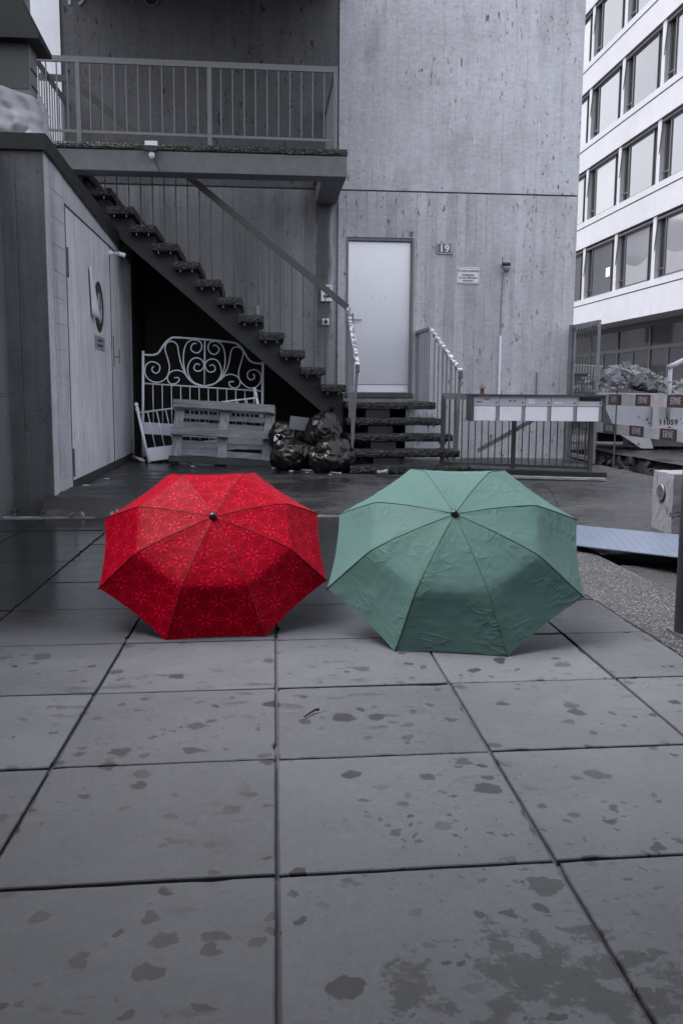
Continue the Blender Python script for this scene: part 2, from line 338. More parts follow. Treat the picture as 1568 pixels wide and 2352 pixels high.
def fabric(name, c0, c1=None, pitch=.145, rough=.42, crease=.6):
    t = NT(name); p = t.obj(); uv = t.n('ShaderNodeTexCoord').outputs['UV']
    wr = t.noise(t.vm('MULTIPLY', uv, (1, 1, 1)), 9, 4, .55); weave = t.noise(uv, 900, 2)
    drp = t.n('ShaderNodeTexVoronoi', {'Vector': uv, 'Scale': 85.0})
    drop = t.m_('MULTIPLY', t.m_('SUBTRACT', 1.0, t.ss(drp.outputs['Distance'], .12, .2)), t.ss(t.xyz(drp.outputs['Color'])[0], .72, .75))
    drop = t.m_('MULTIPLY', drop, t.ss(t.noise(uv, 7, 3), .48, .62))
    k = t.m_('ADD', .92, t.m_('MULTIPLY', wr, .16))
    if c1:
        P = t.vm('SCALE', uv); P.node.inputs['Scale'].default_value = 1/pitch
        s_ = (1.0, 1.7320508, 1.0); h_ = (.5, .8660254, .5)
        a = t.vm('WRAP', P, h_, (-.5, -.8660254, -.5)); b = t.vm('WRAP', t.vm('ADD', P, h_), h_, (-.5, -.8660254, -.5))
        la = t.n('ShaderNodeVectorMath', {0: t.vm('MULTIPLY', a, (1, 1, 0))}, operation='LENGTH').outputs['Value']
        lb = t.n('ShaderNodeVectorMath', {0: t.vm('MULTIPLY', b, (1, 1, 0))}, operation='LENGTH').outputs['Value']
        f = t.m_('LESS_THAN', lb, la); r = t.m_('MINIMUM', la, lb)
        mx = t.n('ShaderNodeMix', {0: f, 4: a, 5: b}, data_type='VECTOR').outputs[1]
        cx, cy = t.xyz(mx)[:2]
        th = t.m_('ARCTAN2', cy, cx)
        lobe = t.m_('ABSOLUTE', t.m_('COSINE', t.m_('MULTIPLY', th, 3.0)))
        # six petals, each with a fine dark vein, pointed outwards
        wdt = t.m_('ADD', .62, t.m_('MULTIPLY', t.m_('ABSOLUTE', t.m_('SUBTRACT', r, .19)), 2.6))
        pet = t.m_('MULTIPLY', t.ss(lobe, t.m_('SUBTRACT', wdt, .02), t.m_('ADD', wdt, .10)), t.m_('SUBTRACT', 1.0, t.ss(r, .30, .33)))
        pet = t.m_('MULTIPLY', pet, t.ss(r, .02, .05))
        # fine curved links ringing the gaps between the flowers
        ph = t.m_('SUBTRACT', t.m_('FLOORED_MODULO', th, 1.0471976), .5235988)
        qx = t.m_('SUBTRACT', t.m_('MULTIPLY', r, t.m_('COSINE', ph)), .577); qy = t.m_('MULTIPLY', r, t.m_('SINE', ph))
        rc = t.m_('SQRT', t.m_('ADD', t.m_('MULTIPLY', qx, qx), t.m_('MULTIPLY', qy, qy)))
        ring = t.m_('SUBTRACT', 1.0, t.ss(t.m_('ABSOLUTE', t.m_('SUBTRACT', rc, .235)), .012, .04))
        ring = t.m_('MULTIPLY', ring, t.ss(r, .33, .38))
        pat = t.m_('MAXIMUM', pet, t.m_('MULTIPLY', ring, t.m_('MULTIPLY', t.ss(t.noise(uv, 22, 2), .30, .55), .75)))
        pat = t.m_('MULTIPLY', pat, t.m_('ADD', .55, t.m_('MULTIPLY', wr, .8)))
        col = t.mix(pat, c0, c1); ro = t.m_('SUBTRACT', rough, t.m_('MULTIPLY', pat, .08))
    else: col = c0; ro = rough
    col = t.vm('MULTIPLY', t.comb(k, k, k), col)
    ro = t.m_('SUBTRACT', ro, t.m_('MULTIPLY', drop, .25))
    hgt = t.m_('ADD', wr, t.m_('ADD', t.m_('MULTIPLY', drop, .12), t.m_('MULTIPLY', weave, .02)))
    cn1 = t.m_('POWER', t.m_('SUBTRACT', 1.0, t.m_('ABSOLUTE', t.m_('SUBTRACT', t.m_('MULTIPLY', t.noise(t.vm('MULTIPLY', uv, (1.0, 1.7, 1.0)), 7.5, 2, .5), 2.0), 1.0))), 9.0)
    cn1 = t.m_('MULTIPLY', cn1, t.ss(t.noise(uv, 4.0, 2), .42, .62))
    m = t.fin(col, ro, 0, .04, t.bump(cn1, crease, .004, t.bump(hgt, .2, .01)))
    return m

M = {}
M['slab'] = slab_mat(); M['asphalt'] = asphalt_mat()
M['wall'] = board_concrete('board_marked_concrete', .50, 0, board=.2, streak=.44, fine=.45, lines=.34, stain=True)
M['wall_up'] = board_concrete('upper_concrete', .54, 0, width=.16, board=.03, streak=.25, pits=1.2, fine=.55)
M['wall_l'] = board_concrete('shaded_board_concrete', .24, 0, board=.3, streak=.7, fine=.35, pits=.6, stain=True)  # same concrete, overhang shade put into a darker base colour
M['wall_ul'] = board_concrete('shaded_upper_concrete', .12, 0, width=.16, board=.08, streak=.6, pits=1.2, fine=.5)  # upper part darkened further to stand for shade under the overhang
M['shed_side'] = board_concrete('shed_side_concrete', .44, 1, width=.35, board=.10, streak=.5, pits=.3)
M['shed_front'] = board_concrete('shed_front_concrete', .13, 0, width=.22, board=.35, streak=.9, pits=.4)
M['beam'] = plain('gallery_concrete', .17, .7, var=.35, scale=9, bump=.3)
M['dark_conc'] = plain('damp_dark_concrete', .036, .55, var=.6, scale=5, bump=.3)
M['stair_shade'] = plain('stair_shade_black', .028, .5, var=.4)  # shade under the stairs put into a near-black colour
M['agg'] = aggregate('exposed_aggregate')
M['agg2'] = aggregate('gallery_aggregate', .03, .2)
M['steel'] = plain('grey_painted_steel', .19, .45, 0, var=.15, scale=5, bump=.08)
M['steel_dk'] = plain('dark_painted_steel', .075, .45, 0, var=.2, scale=5, bump=.08)
M['peel'] = flaky('peeling_handrail_paint', .17, .72, .49, 17)
M['galv'] = plain('galvanised_steel', .22, .4, .4, var=.35, scale=12)
M['white'] = plain('white_enamel', .86, .28, 0, var=.06, scale=4, bump=.03)
def door_mat():
    t = NT('brushed_door_sheet'); p = t.pos(); n1 = t.noise(p, 2.2, 4); n2 = t.noise(t.vm('MULTIPLY', p, (30, 1, 1.5)), 4.0, 3)
    k = t.m_('ADD', .90, t.m_('ADD', t.m_('MULTIPLY', n1, .08), t.m_('MULTIPLY', n2, .04)))
    return t.fin(t.grey(t.m_('MULTIPLY', k, .92)), t.m_('ADD', .31, t.m_('MULTIPLY', n1, .03)), .5, .5)
M['door_white'] = door_mat()
M['kick'] = plain('white_kick_plate', .95, .3, 0, var=.05)
M['shed_door'] = board_concrete('weathered_door_paint', .62, 1, width=.9, board=.05, streak=.75, pits=.7, fine=.12, rough=.42)
M['coping'] = plain('dark_coping_sheet', .018, .5, .2, var=.5, scale=4, bump=.15)
M['black'] = plain('black_plastic', .015, .35, var=.3)
M['bag'] = plain('black_bin_liner', .006, .3, var=.0, scale=.5, bump=0)
M['rubber'] = plain('black_gap', .01, .8)
M['wood'] = wood('weathered_pallet_wood', .25, 0); M['wood_v'] = wood('weathered_stringer_wood', .30, 2); M['wood_dk'] = wood('rotten_pallet_wood', .05, 0)
M['render'] = plain('white_facade_render', .345, .7, var=.16, scale=1.0, bump=.1)
M['frame'] = plain('dark_window_frame', .06, .4, var=.1)
M['pane'] = plain('sky_reflecting_glass', .26, .04, .75, var=.05, scale=.5, bump=0)
M['pane2'] = plain('sky_reflecting_glass_darker', .19, .05, .7, var=.12, scale=.4, bump=0); M['pane3'] = plain('glass_with_pale_curtain', .32, .08, .55, var=.15, scale=.6, bump=0)
M['pane_dk'] = plain('dark_shop_glass', .03, .03, 0, var=.3, scale=.7, bump=0, spec=1.0)
M['blind'] = plain('pale_blind', .5, .6, var=.1)
M['sign_grey'] = plain('sign_enamel_grey', .14, .3, var=.05); M['sign_white'] = plain('sign_enamel_white', .82, .3, var=.04); M['ink'] = plain('dark_ink', .03, .5)
M['sign_ring'] = plain('faded_red_ring', .05, .5, col=(.055, .035, .032, 1)); M['sign_mid'] = plain('sign_disc_grey', .24, .5)
M['tape_red'] = plain('barrier_dark_red', .1, .5, var=.2, col=(.058, .029, .031, 1)); M['tape_white'] = plain('barrier_white', .36, .5, var=.4, scale=9)
M['skip'] = flaky('chipped_skip_paint', .42, .05, .62, 9, .5)
M['rubble'] = plain('rubble', .2, .85, var=.9, scale=9, bump=.8)
M['soil'] = plain('dark_soil', .03, .8, var=.9, scale=9, bump=.8)
M['granite'] = aggregate('rough_stone_strip', .085, .10, .6)
M['plate'] = plain('chequer_plate', .30, .35, .35, var=.15, scale=6, col=(.15, .185, .265, 1))
M['block'] = board_concrete('painted_concrete_block', .2, 1, width=2.0, board=0, streak=.5, pits=1.0)
M['cloth'] = plain('pale_tarpaulin', .30, .5, var=.2, bump=.1)
M['lamp_red'] = plain('lantern_red', .1, .4, col=(.09, .035, .04, 1))
M['rust'] = plain('rusty_iron', .1, .8, var=.6, scale=20, bump=.4)
M['alu'] = plain('aluminium_flap', .62, .35, .15, var=.05); M['alu_dk'] = plain('aluminium_grey', .36, .35, .2, var=.05)
M['joint'] = plain('joint_sand', .09, .8, var=.5, scale=14, bump=.5)
M['card'] = plain('grey_cardboard', .2, .7); M['paper'] = plain('scrap_paper', .6, .6)
M['green'] = fabric('green_nylon', (.085, .155, .148, 1), rough=.48)
M['red'] = fabric('red_patterned_nylon', (.25, .0002, .009, 1), (.50, .004, .032, 1), pitch=.115, rough=.5, crease=.3)
M['seam_g'] = plain('green_seam', .05, .5, col=(.03, .075, .065, 1)); M['seam_r'] = plain('red_seam', .05, .5, col=(.11, .001, .004, 1))
M['shaft'] = plain('umbrella_steel', .4, .3, .8)

G = .115; VW = 12.5
# ------------------------------------------------------------------ ground, asphalt, paving
b = MB(); b.add([(-300,-300,-.45),(300,-300,-.45),(300,300,-.45),(-300,300,-.45)], [(0,1,2,3)]); struct(b.build('ground', M['soil']))
def zg(u, v):
    ramp = .1 + .9*sstep(-1.1, .2, u)
    zl = .015 + (G-.015)*sstep(7.42, 7.42+ramp, v)
    zr = .03 + (G-.03)*sstep(5.6, 8.4, v)
    w = sstep(2.0, 2.8, u)
    n = mn.noise((u*1.1, v*1.1, 0))*.012 + mn.noise((u*6, v*6, 3))*.002
    lump = 0
    if u < -.7: lump = .03*sstep(-.7, -1.5, u)*(1-sstep(8.3, 9.0, v))*(1+mn.noise((u*7, v*7, 1)))
    return zl*(1-w) + zr*w + n*sstep(7.4, 8.2, v) + lump
def pit(u, v): return 2.13 < u < 2.62 and 2.4 < v < 5.45
def trench(u, v): 
    n = .12*mn.noise((u*2, v*2, 8))
    return 4.30+n < u < 5.33+n and 8.3 < v < 14.3
b = MB(); S = .13; us = [-1.8 + S*i for i in range(int(15.6/S))]; vv = [-4.0 + S*i for i in range(int(21/S))]
idx = {}
def gv(i, j):
    if (i, j) not in idx:
        u, v = us[i], vv[j]
        if v < 7.42 and v > 7.42-S*1.01: v = 7.42
        if u < 2.13 and u > 2.13-S*1.01 and v < 7.42: u = 2.13
        u2 = u + (.03*mn.noise((u*3, v*3, 5)) if (4 < u < 5.6) else 0)
        if abs(v-7.42) < .01 and u < -.6: v += .05*mn.noise((u*5, 2, 2))
        idx[(i, j)] = len(b.v); b.v.append(V(u2, v, zg(u2, v)))
    return idx[(i, j)]
for i in range(len(us)-1):
    for j in range(len(vv)-1):
        uc, vc = us[i]+S/2, vv[j]+S/2
        if (us[i+1] <= 2.13+S*.5 and us[i] < 2.13-S*.02 and vv[j] < 7.42-S*1.0) : continue
        if uc < 2.13 and vc < 7.42-S: continue
        if pit(uc, vc) or trench(uc, vc): continue
        b.f.append((gv(i,j), gv(i+1,j), gv(i+1,j+1), gv(i,j+1)))
j0 = next(j for j in range(len(vv)) if 7.42-S*1.01 < vv[j] < 7.42)
edge_i = [i for i in range(len(us)) if (i, j0) in idx]
for i0_, i1_ in zip(edge_i, edge_i[1:]):
    pa, pb_ = b.v[idx[(i0_, j0)]].copy(), b.v[idx[(i1_, j0)]].copy(); n0 = len(b.v)
    b.v += [V(pa.x, pa.y-.03+.02*mn.noise((pa.x*9, 0, 0)), -.03), V(pb_.x, pb_.y-.03+.02*mn.noise((pb_.x*9, 0, 0)), -.03)]
    b.f.append((n0, n0+1, idx[(i1_, j0)], idx[(i0_, j0)]))
struct(b.build('asphalt', M['asphalt'], smooth=True))
b = MB(); e = us[-1]; t_ = vv[-1]
b.add([(e,-60,.1),(200,-60,.1),(200,300,.1),(e,300,.1)], [(0,1,2,3)]); b.add([(-200,t_,.1),(e,t_,.1),(e,300,.1),(-200,300,.1)], [(0,1,2,3)])
b.add([(2.1,-60,.03),(e,-60,.03),(e,-4.1,.03),(2.1,-4.1,.03)], [(0,1,2,3)]); b.add([(-200,-60,-.02),(2.1,-60,-.02),(2.1,-4.1,-.02),(-200,-4.1,-.02)], [(0,1,2,3)])
struct(b.build('yard', M['asphalt']))
# trench floor with rubble, pit floor
b = MB(); b.add([(4.0,8.0,-.25),(5.7,8.0,-.25),(5.7,14.6,-.25),(4.0,14.6,-.25)], [(0,1,2,3)])
b.add([(5.3,8.0,-.25),(5.42,8.0,.1),(5.42,14.6,.1),(5.3,14.6,-.25)], [(0,1,2,3)])
b.add([(2.05,2.2,-.07),(2.75,2.2,-.07),(2.75,5.6,-.07),(2.05,5.6,-.07)], [(0,1,2,3)]); b.add([(2.64,2.3,-.07),(2.64,5.5,-.07),(2.64,5.5,.03),(2.64,2.3,.03)], [(0,1,2,3)])
struct(b.build('trench_bed', M['soil']))

# paving lattice
CU, CV = V(.011, 1, 0), V(1, .028, 0)
PT = .6175; P0 = V(.023, 1.823, 0)
def lat(i, j): return P0 + CV*(i*PT) + CU*(j*PT)
pav_bed = MB(); pav_bed.add([(-2.2,-4.2,-.014),(2.12,-4.2,-.014),(2.12,7.42,-.014),(-2.2,7.42,-.014)], [(0,1,2,3)])
paving = struct(pav_bed.build('paving', M['joint']))
def slab_mesh(seed, fr=1.0):
    rq = random.Random(seed); g = .0042; a = CV*PT; c = CU*PT; N = 14
    def ring(z, ins, jit):
        out = []; e_ = (g+ins)/PT
        for (s0, t0), (s1, t1) in (((0,0),(1,0)),((1,0),(1,1)),((1,1),(0,1)),((0,1),(0,0))):
            for k in range(N):
                q = k/N; s_, t_ = s0+(s1-s0)*q, t0+(t1-t0)*q
                x_ = a*(e_ + s_*(fr-2*e_)) + c*(e_ + t_*(1-2*e_))
                cen = a*(fr/2)+c*.5; dirn = (cen-x_).normalized()
                w = jit[len(out)] ; out.append(x_ + dirn*w + V(0,0,z))
        return out
    n = 4*N; jit = [abs(rq.gauss(0, .0008)) + (rq.uniform(.004,.010) if rq.random() < .03 else 0) for _ in range(n)]
    for k in range(0, n, N): jit[k] += rq.choice((.0003,.0006,.001,.004))
    m_ = MB(); m_.add(ring(-.03,0,jit)+ring(-.002,0,jit)+ring(0,.003,[w*1.5 for w in jit]), [])
    for r_ in range(2):
        for k in range(n): m_.f.append((r_*n+k, r_*n+(k+1)%n, (r_+1)*n+(k+1)%n, (r_+1)*n+k))
    m_.f.append(tuple(range(2*n,3*n))); return m_.mesh('paving_slab', M['slab'])
sms = [slab_mesh(k) for k in range(7)]; sm_r = slab_mesh(20, .60)
rs = random.Random(3)
for j in range(-6, 9):
    for i in range(-4, 3):
        p = lat(i, j); me = rs.choice(sms)
        if i == 2: me = sm_r
        if p.y > 7.0: continue
        if p.x < -2.7: continue
        inst('paving_slab', me, p + V(rs.uniform(-.0015,.0015), rs.uniform(-.0015,.0015), rs.uniform(-.0022,.0012)), paving,
             rot=(rs.uniform(-.0022,.0022), rs.uniform(-.0022,.0022), rs.uniform(-.0015,.0015)))
b = MB(); b.rough_box(-2.2, 2.13, 7.385, 7.44, -.05, .012, .12, .003); struct(b.build('kerb_strip', plain('pale_kerb', .3, .6, var=.7, scale=8)))
b = MB(); b.rough_box(1.650, 2.128, -4.0, 7.36, -.05, .002, .13, .002); struct(b.build('stone_strip', M['granite']))
# drain grate with slats in the pit
gr = thing('drain_grate', (2.4, 4.6, -.06), 'ribbed dark metal drain grate in the pit beside the rough stone strip', 'grate')
sl_ = MB().box(-.005, .005, -1.1, 1.1, 0, .018).mesh('slat', M['steel_dk'])
for k in range(17): inst('slat', sl_, (2.18+.022*k, 4.3, -.055), gr)
MB().box(2.15, 2.56, 3.2, 5.4, -.062, -.052).build('grate_tray', M['steel_dk'], gr)
# chequer plate ramp
cp = thing('chequer_plate', (2.4, 5.6, .05), 'bluish diamond chequer metal plate lying over the pit at right', 'metal plate')
dx, dn = V(.555, -.832, 0), V(.832, .555, 0)
def plt(a, n_, z): 
    return V(2.04, 5.66, .045) + dx*a + dn*n_ + V(0, 0, .055*n_/.54 + .05*a/1.2 + z)
b = MB(); 
for z0, z1 in ((-.006, 0.0),):
    b.add([plt(-.75,0,z0),plt(1.6,0,z0),plt(1.6,.54,z0),plt(-.75,.54,z0),plt(-.75,0,z1),plt(1.6,0,z1),plt(1.6,.54,z1),plt(-.75,.54,z1)],
      [(0,3,2,1),(4,5,6,7),(0,1,5,4),(1,2,6,5),(2,3,7,6),(3,0,4,7)])
b.build('plate_sheet', M['plate'], cp)
b = MB()
for i in range(66):
    for j in range(15):
        a0, n0 = -.73+.035*i, .022+.035*j; sgn = 1 if (i+j) % 2 else -1
        p = plt(a0, n0, .0005); d = (dx + dn*sgn).normalized(); q = V(-d.y, d.x, 0)
        b.add([p-d*.010, p-q*.0032+V(0,0,.0013), p+d*.010, p+q*.0032+V(0,0,.0013)], [(0,1,2,3)])
tr = b.build('tread_bumps', M['plate'], cp); tr['kind'] = 'stuff'

# ------------------------------------------------------------------ main concrete building
mb_ = thing('concrete_building', (1.5, VW, 0), 'board-marked grey concrete stair tower with white metal entrance door', 'building')
def added_recess_top(u):
    if u < -1.64: return 2.9
    if u < .84: return 2.946 + (u+1.64)*(-.8443)
    return .852
DU0, DU1, DZ0, DZ1 = 1.108, 2.03, .985, 3.095
rs = random.Random(11)
cuts = [-7.0]
while cuts[-1] < 4.28:
    cuts.append(cuts[-1] + rs.uniform(.115, .16))
cuts = [c for c in cuts if c < 4.2] + [4.28]
for special in (.975, .998, DU0, DU1, 1.95, -1.76, .84):
    cuts = [c for c in cuts if abs(c-special) > .03 or c in (.975,.998,DU0,DU1,1.95,-1.76,.84)] + [special]
cuts = sorted(cuts)
lo, up, lo_l, up_l = MB(), MB(), MB(), MB()
def strip(m_, u0, u1, zl, zr, z1, d):
    m_.add([(u0,VW-d,zl),(u1,VW-d,zr),(u1,VW-d,z1),(u0,VW-d,z1),(u0,VW+.02,zl),(u1,VW+.02,zr),(u1,VW+.02,z1),(u0,VW+.02,z1)],
       [(0,1,2,3),(1,5,6,2),(4,0,3,7),(3,2,6,7),(0,4,5,1)])
for u0, u1 in zip(cuts, cuts[1:]):
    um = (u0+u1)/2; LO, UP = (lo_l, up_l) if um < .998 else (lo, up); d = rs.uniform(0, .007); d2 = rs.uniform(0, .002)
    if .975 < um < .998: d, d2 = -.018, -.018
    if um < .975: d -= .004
    z1 = 3.690
    if -1.76 < um < 1.95:
        zl, zr = added_recess_top(u0+1e-4), added_recess_top(u1-1e-4)
    else: zl = zr = -.1
    if DU0 < um < DU1:
        strip(LO, u0, u1, DZ1, DZ1, z1, d)
        if um < 1.95: strip(LO, u0, u1, zl, zr, DZ0, d)
        else: strip(LO, u0, u1, -.1, -.1, DZ0, d)
    else: strip(LO, u0, u1, zl, zr, z1, d)
    strip(UP, u0, u1, 3.712, 3.712, 8.5, d2)
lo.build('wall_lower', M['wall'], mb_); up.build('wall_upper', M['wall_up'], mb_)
lo_l.build('recess_wall_lower', M['wall_l'], mb_, label='concrete wall behind the stair with overhang shade put into its colour'); up_l.build('recess_wall_upper', M['wall_ul'], mb_, label='concrete wall behind the gallery railing with overhang shade put into its colour')
MB().box(-7, 4.27, VW+.012, VW+.05, 3.68, 3.72).build('wall_joint', M['dark_conc'], mb_)
MB().box(4.275, 4.28, VW+.02, 19, -.1, 8.5).box(-7, 4.27, 18.98, 19, -.1, 8.5).box(-7.01, -7, VW+.02, 19, -.1, 8.5).build('wall_side', M['wall_up'], mb_)
MB().box(-7, 4.27, VW+.02, 19, 8.45, 8.5).build('roof', M['beam'], mb_)
MB().box(-2.5, .93, 8.4, VW-.01, 6.16, 6.6).build('overhang', M['dark_conc'], mb_)
# recess added under the stair; its shade is put into the black lining
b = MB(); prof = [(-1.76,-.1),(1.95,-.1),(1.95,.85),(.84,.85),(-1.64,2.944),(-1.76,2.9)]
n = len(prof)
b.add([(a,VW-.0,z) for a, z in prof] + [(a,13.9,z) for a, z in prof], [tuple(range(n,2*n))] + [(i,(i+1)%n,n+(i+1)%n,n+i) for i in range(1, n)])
b.box(-1.75, 1.9, 13.86, 13.895, .95, .965).build('added_stair_recess', M['stair_shade'], mb_)
# entrance door
b = MB().box(DU0-.001, DU0+.03, VW-.008, VW+.115, DZ0, DZ1).box(DU1-.03, DU1+.001, VW-.008, VW+.115, DZ0, DZ1).box(DU0+.03, DU1-.03, VW+.01, VW+.115, DZ1-.04, DZ1+.001)
b.build('door_frame', M['steel'], mb_)
dr = MB().box(DU0+.032, DU1-.032, VW+.075, VW+.11, DZ0+.03, DZ1-.042).build('door', M['door_white'], mb_, bevel=.003)
MB().box(DU0+.034, DU1-.05, VW+.068, VW+.0745, DZ0+.04, DZ0+.135).build('kick_plate', M['kick'], dr)
MB().box(DU0+.034, DU1-.05, VW+.0685, VW+.0748, DZ0+.137, DZ0+.147).build('plate_edge', M['steel'], dr)
MB().box(1.185, 1.222, VW+.062, VW+.0748, 1.93, 2.09).build('lock_plate', M['galv'], dr)
MB().tube([(1.203,VW+.07,2.0),(1.203,VW+.02,2.0),(1.215,VW+.012,2.0),(1.33,VW+.012,2.0)], .009, 8).build('handle', M['galv'], dr, smooth=True)
MB().box(DU0-.02, DU1+.01, VW-.05, VW+.12, DZ0-.03, DZ0+.028).build('threshold', M['steel_dk'], mb_)
b = MB()
for k in range(9):
    a = random.uniform(1.25, 1.7); z = random.uniform(2.2, 2.62); s_ = random.uniform(.008, .03); t0 = random.uniform(0, 3)
    b.tube([(a+s_*math.cos(t0+q*.5), VW+.0745, z+s_*math.sin(t0+q*.5)) for q in range(4)], .0016, 4)
b.build('scuff_marks', M['sign_mid'], dr)['kind'] = 'stuff'
# upstairs: white door, numerals, round lamp
MB().box(-2.93, -2.572, VW-.03, VW-.001, 3.8, 6.35).build('upper_door', M['white'], mb_)
text('19', .26, face_front((-2.375, VW-.008, 5.965)), M['alu_dk'], mb_, depth=.004, bold=.006)
lp = thing('round_wall_lamp', (-1.42, VW, 5.98), 'round black wall lamp with pale rim at the top edge above the gallery', 'lamp')
MB().lathe([(.0,.0),(.085,.0),(.085,.05),(.0,.055)], (-1.42,VW-.003,5.985), (0,-1,0), 24).build('lamp_body', M['black'], lp, smooth=False)
MB().tube([(-1.42+.088*math.cos(k*math.pi/16), VW-.045, 5.985+.088*math.sin(k*math.pi/16)) for k in range(33)], .006, 6).build('lamp_rim', M['alu_dk'], lp)

# signs and devices on the tower wall
s19 = thing('house_number_plate', (2.44, VW, 2.963), 'small grey enamel plate with white number 19 right of the door', 'sign')
MB().box(2.338, 2.544, VW-.02, VW-.009, 2.889, 3.038).build('plate', M['sign_grey'], s19, bevel=.006)
b = MB()
for a0, a1, z0, z1 in ((2.346,2.536,2.896,2.901),(2.346,2.536,3.026,3.031),(2.346,2.351,2.901,3.026),(2.531,2.536,2.901,3.026)): b.box(a0,a1,VW-.0225,VW-.0203,z0,z1)
b.build('border', M['sign_white'], s19)
text('19', .135, face_front((2.441, VW-.0225, 2.962)), M['sign_white'], s19, bold=.003)
sp = thing('notice_sign', (2.777, VW, 2.614), 'white private property notice with dark lettering on the tower wall', 'sign')
MB().box(2.622, 2.934, VW-.018, VW-.009, 2.506, 2.722).build('panel', M['sign_white'], sp, bevel=.002)
b = MB()
for a0, a1, z0, z1 in ((2.632,2.924,2.515,2.518),(2.632,2.924,2.710,2.713),(2.632,2.635,2.518,2.710),(2.921,2.924,2.518,2.710)): b.box(a0,a1,VW-.0197,VW-.0182,z0,z1)
b.build('border', M['ink'], sp)
for ln, z, s_ in (('Privatgrundstück', 2.675, .047), ('Unbefugten', 2.622, .042), ('ist das Betreten', 2.585, .042), ('verboten!', 2.546, .042)):
    text(ln, s_, face_front((2.778, VW-.0195, z)), M['ink'], sp, bold=.0008, font_w=.82)
ic = thing('intercom_panel', (.842, VW, 2.345), 'white intercom panel beside the groove, behind the sloping handrail', 'intercom')
MB().box(.768, .917, VW-.045, VW-.012, 2.236, 2.452).build('housing', M['sign_white'], ic, bevel=.004)
MB().box(.79, .895, VW-.048, VW-.0452, 2.36, 2.435).build('display', M['alu_dk'], ic); MB().box(.80, .885, VW-.049, VW-.0452, 2.285, 2.315).build('speaker_slot', M['ink'], ic)
db = thing('door_camera', (.832, VW, 1.965), 'small square white door camera with black round lens below the intercom', 'camera')
MB().box(.788, .877, VW-.05, VW-.012, 1.922, 2.008).build('housing', M['sign_white'], db, bevel=.006)
MB().lathe([(.0,0),(.026,0),(.026,.012),(.016,.016),(.0,.02)], (.832,VW-.0502,1.965), (0,-1,0), 20).build('lens', M['black'], db, smooth=True)
wc = thing('wall_camera', (3.27, VW, 2.7), 'black dome camera with stub antenna on the right of the tower wall', 'camera')
MB().box(3.245, 3.315, VW-.10, VW-.01, 2.73, 2.79).build('bracket', M['black'], wc, bevel=.008)
b = MB().lathe([(.0,-.085),(.03,-.078),(.046,-.05),(.05,-.02),(.05,.0)], (3.285,VW-.11,2.735), (0,0,1), 20); b.build('dome', M['sign_mid'], wc, smooth=True)
MB().lathe([(.0,.0),(.052,.0),(.058,.02),(.05,.045),(.0,.05)], (3.285,VW-.11,2.735), (0,0,1), 20).build('hood', M['black'], wc, smooth=True)
MB().tube([(3.24,VW-.06,2.74),(3.24,VW-.06,2.86)], .006, 6).build('antenna', M['black'], wc)
cb = thing('cable_conduit', (3.25, VW, 1.0), 'thin grey cable running into a white conduit down the tower wall', 'conduit')
MB().tube([(3.262,VW-.014,2.66),(3.255,VW-.014,2.3),(3.25,VW-.014,1.8)], .006, 6).build('cable', M['steel'], cb)
MB().box(3.238, 3.27, VW-.035, VW-.008, .7, 1.81).build('duct', M['sign_white'], cb)
rp = thing('wall_pipe', (3.78, VW, .8), 'short thin grey pipe stub on the tower wall behind the letterboxes', 'pipe')
MB().tube([(3.785,VW-.025,.7),(3.785,VW-.025,1.315)], .011, 8).build('pipe', M['steel'], rp)

# ------------------------------------------------------------------ gallery above the stairs
gl = thing('gallery', (-1, 10.87, 3.5), 'concrete gallery beam with grey bar railing across the upper left', 'balcony')
MB().box(-4.2, .964, 10.875, 11.17, 3.50, 3.728).build('front_beam', M['beam'], gl, bevel=.006)
MB().box(.69, .963, 11.171, VW-.008, 3.51, 3.727).build('end_beam', M['beam'], gl, bevel=.006)
MB().rough_box(-4.2, .972, 10.855, 11.2, 3.731, 3.808, .03, .004).build('aggregate_slab', M['agg2'], gl)
MB().rough_box(.67, .972, 11.203, VW-.01, 3.731, 3.808, .05, .003).build('end_slab', M['agg2'], gl)
MB().box(-4.2, -2.56, 11.205, VW-.03, 3.60, 3.80).build('landing', M['beam'], gl)
def railing(parent, label=None): return None
rl = MB().bar((-2.56,10.9,4.69), (.85,10.9,4.68), .03, .064).build('railing', M['steel'], gl)
MB().bar((.826,10.917,4.68),(.826,VW-.01,4.68), .03, .064).bar((-2.53,10.917,4.69),(-2.53,VW-.01,4.69), .03, .064).build('return_rail', M['steel'], rl)
MB().bar((-2.53,10.9,3.925),(.81,10.9,3.905), .012, .03).bar((.826,10.92,3.905),(.826,VW-.01,3.905), .012, .03).bar((-2.53,10.92,3.92),(-2.53,VW-.01,3.92), .012, .03).build('bottom_rail', M['steel'], rl)
for u in (-2.07, -.608, .828):
    MB().box(u-.024, u+.024, 10.885, 10.915, 3.80, 4.655).build('post', M['steel'], rl)
bal = MB().box(-.0065,.0065,-.0065,.0065,0,1).mesh('baluster', M['steel'])
bal_dk = MB().box(-.0065,.0065,-.0065,.0065,0,1).mesh('baluster', M['steel_dk'])
for a0, a1, n in ((-2.53,-2.07,3), (-2.07,-.608,10), (-.608,.828,10)):
    for k in range(1, n+1):
        inst('baluster', bal, (a0+(a1-a0)*k/(n+1), 10.9, 3.93), rl, (1,1,.73))
for u in (.826, -2.53):
    for k in range(11): inst('baluster', bal, (u, 11.05+.13*k, 3.92), rl, (1,1,.74))
fl = thing('floodlight', (-1.25, 10.86, 3.7), 'small white floodlight with motion sensor on the gallery beam', 'lamp')
MB().rough_box(-1.325, -1.18, 10.72, 10.80, 3.745, 3.80, .08, .002).build('cover', M['white'], fl)
MB().box(-1.322, -1.183, 10.73, 10.80, 3.695, 3.743).build('lamp_housing', M['black'], fl)
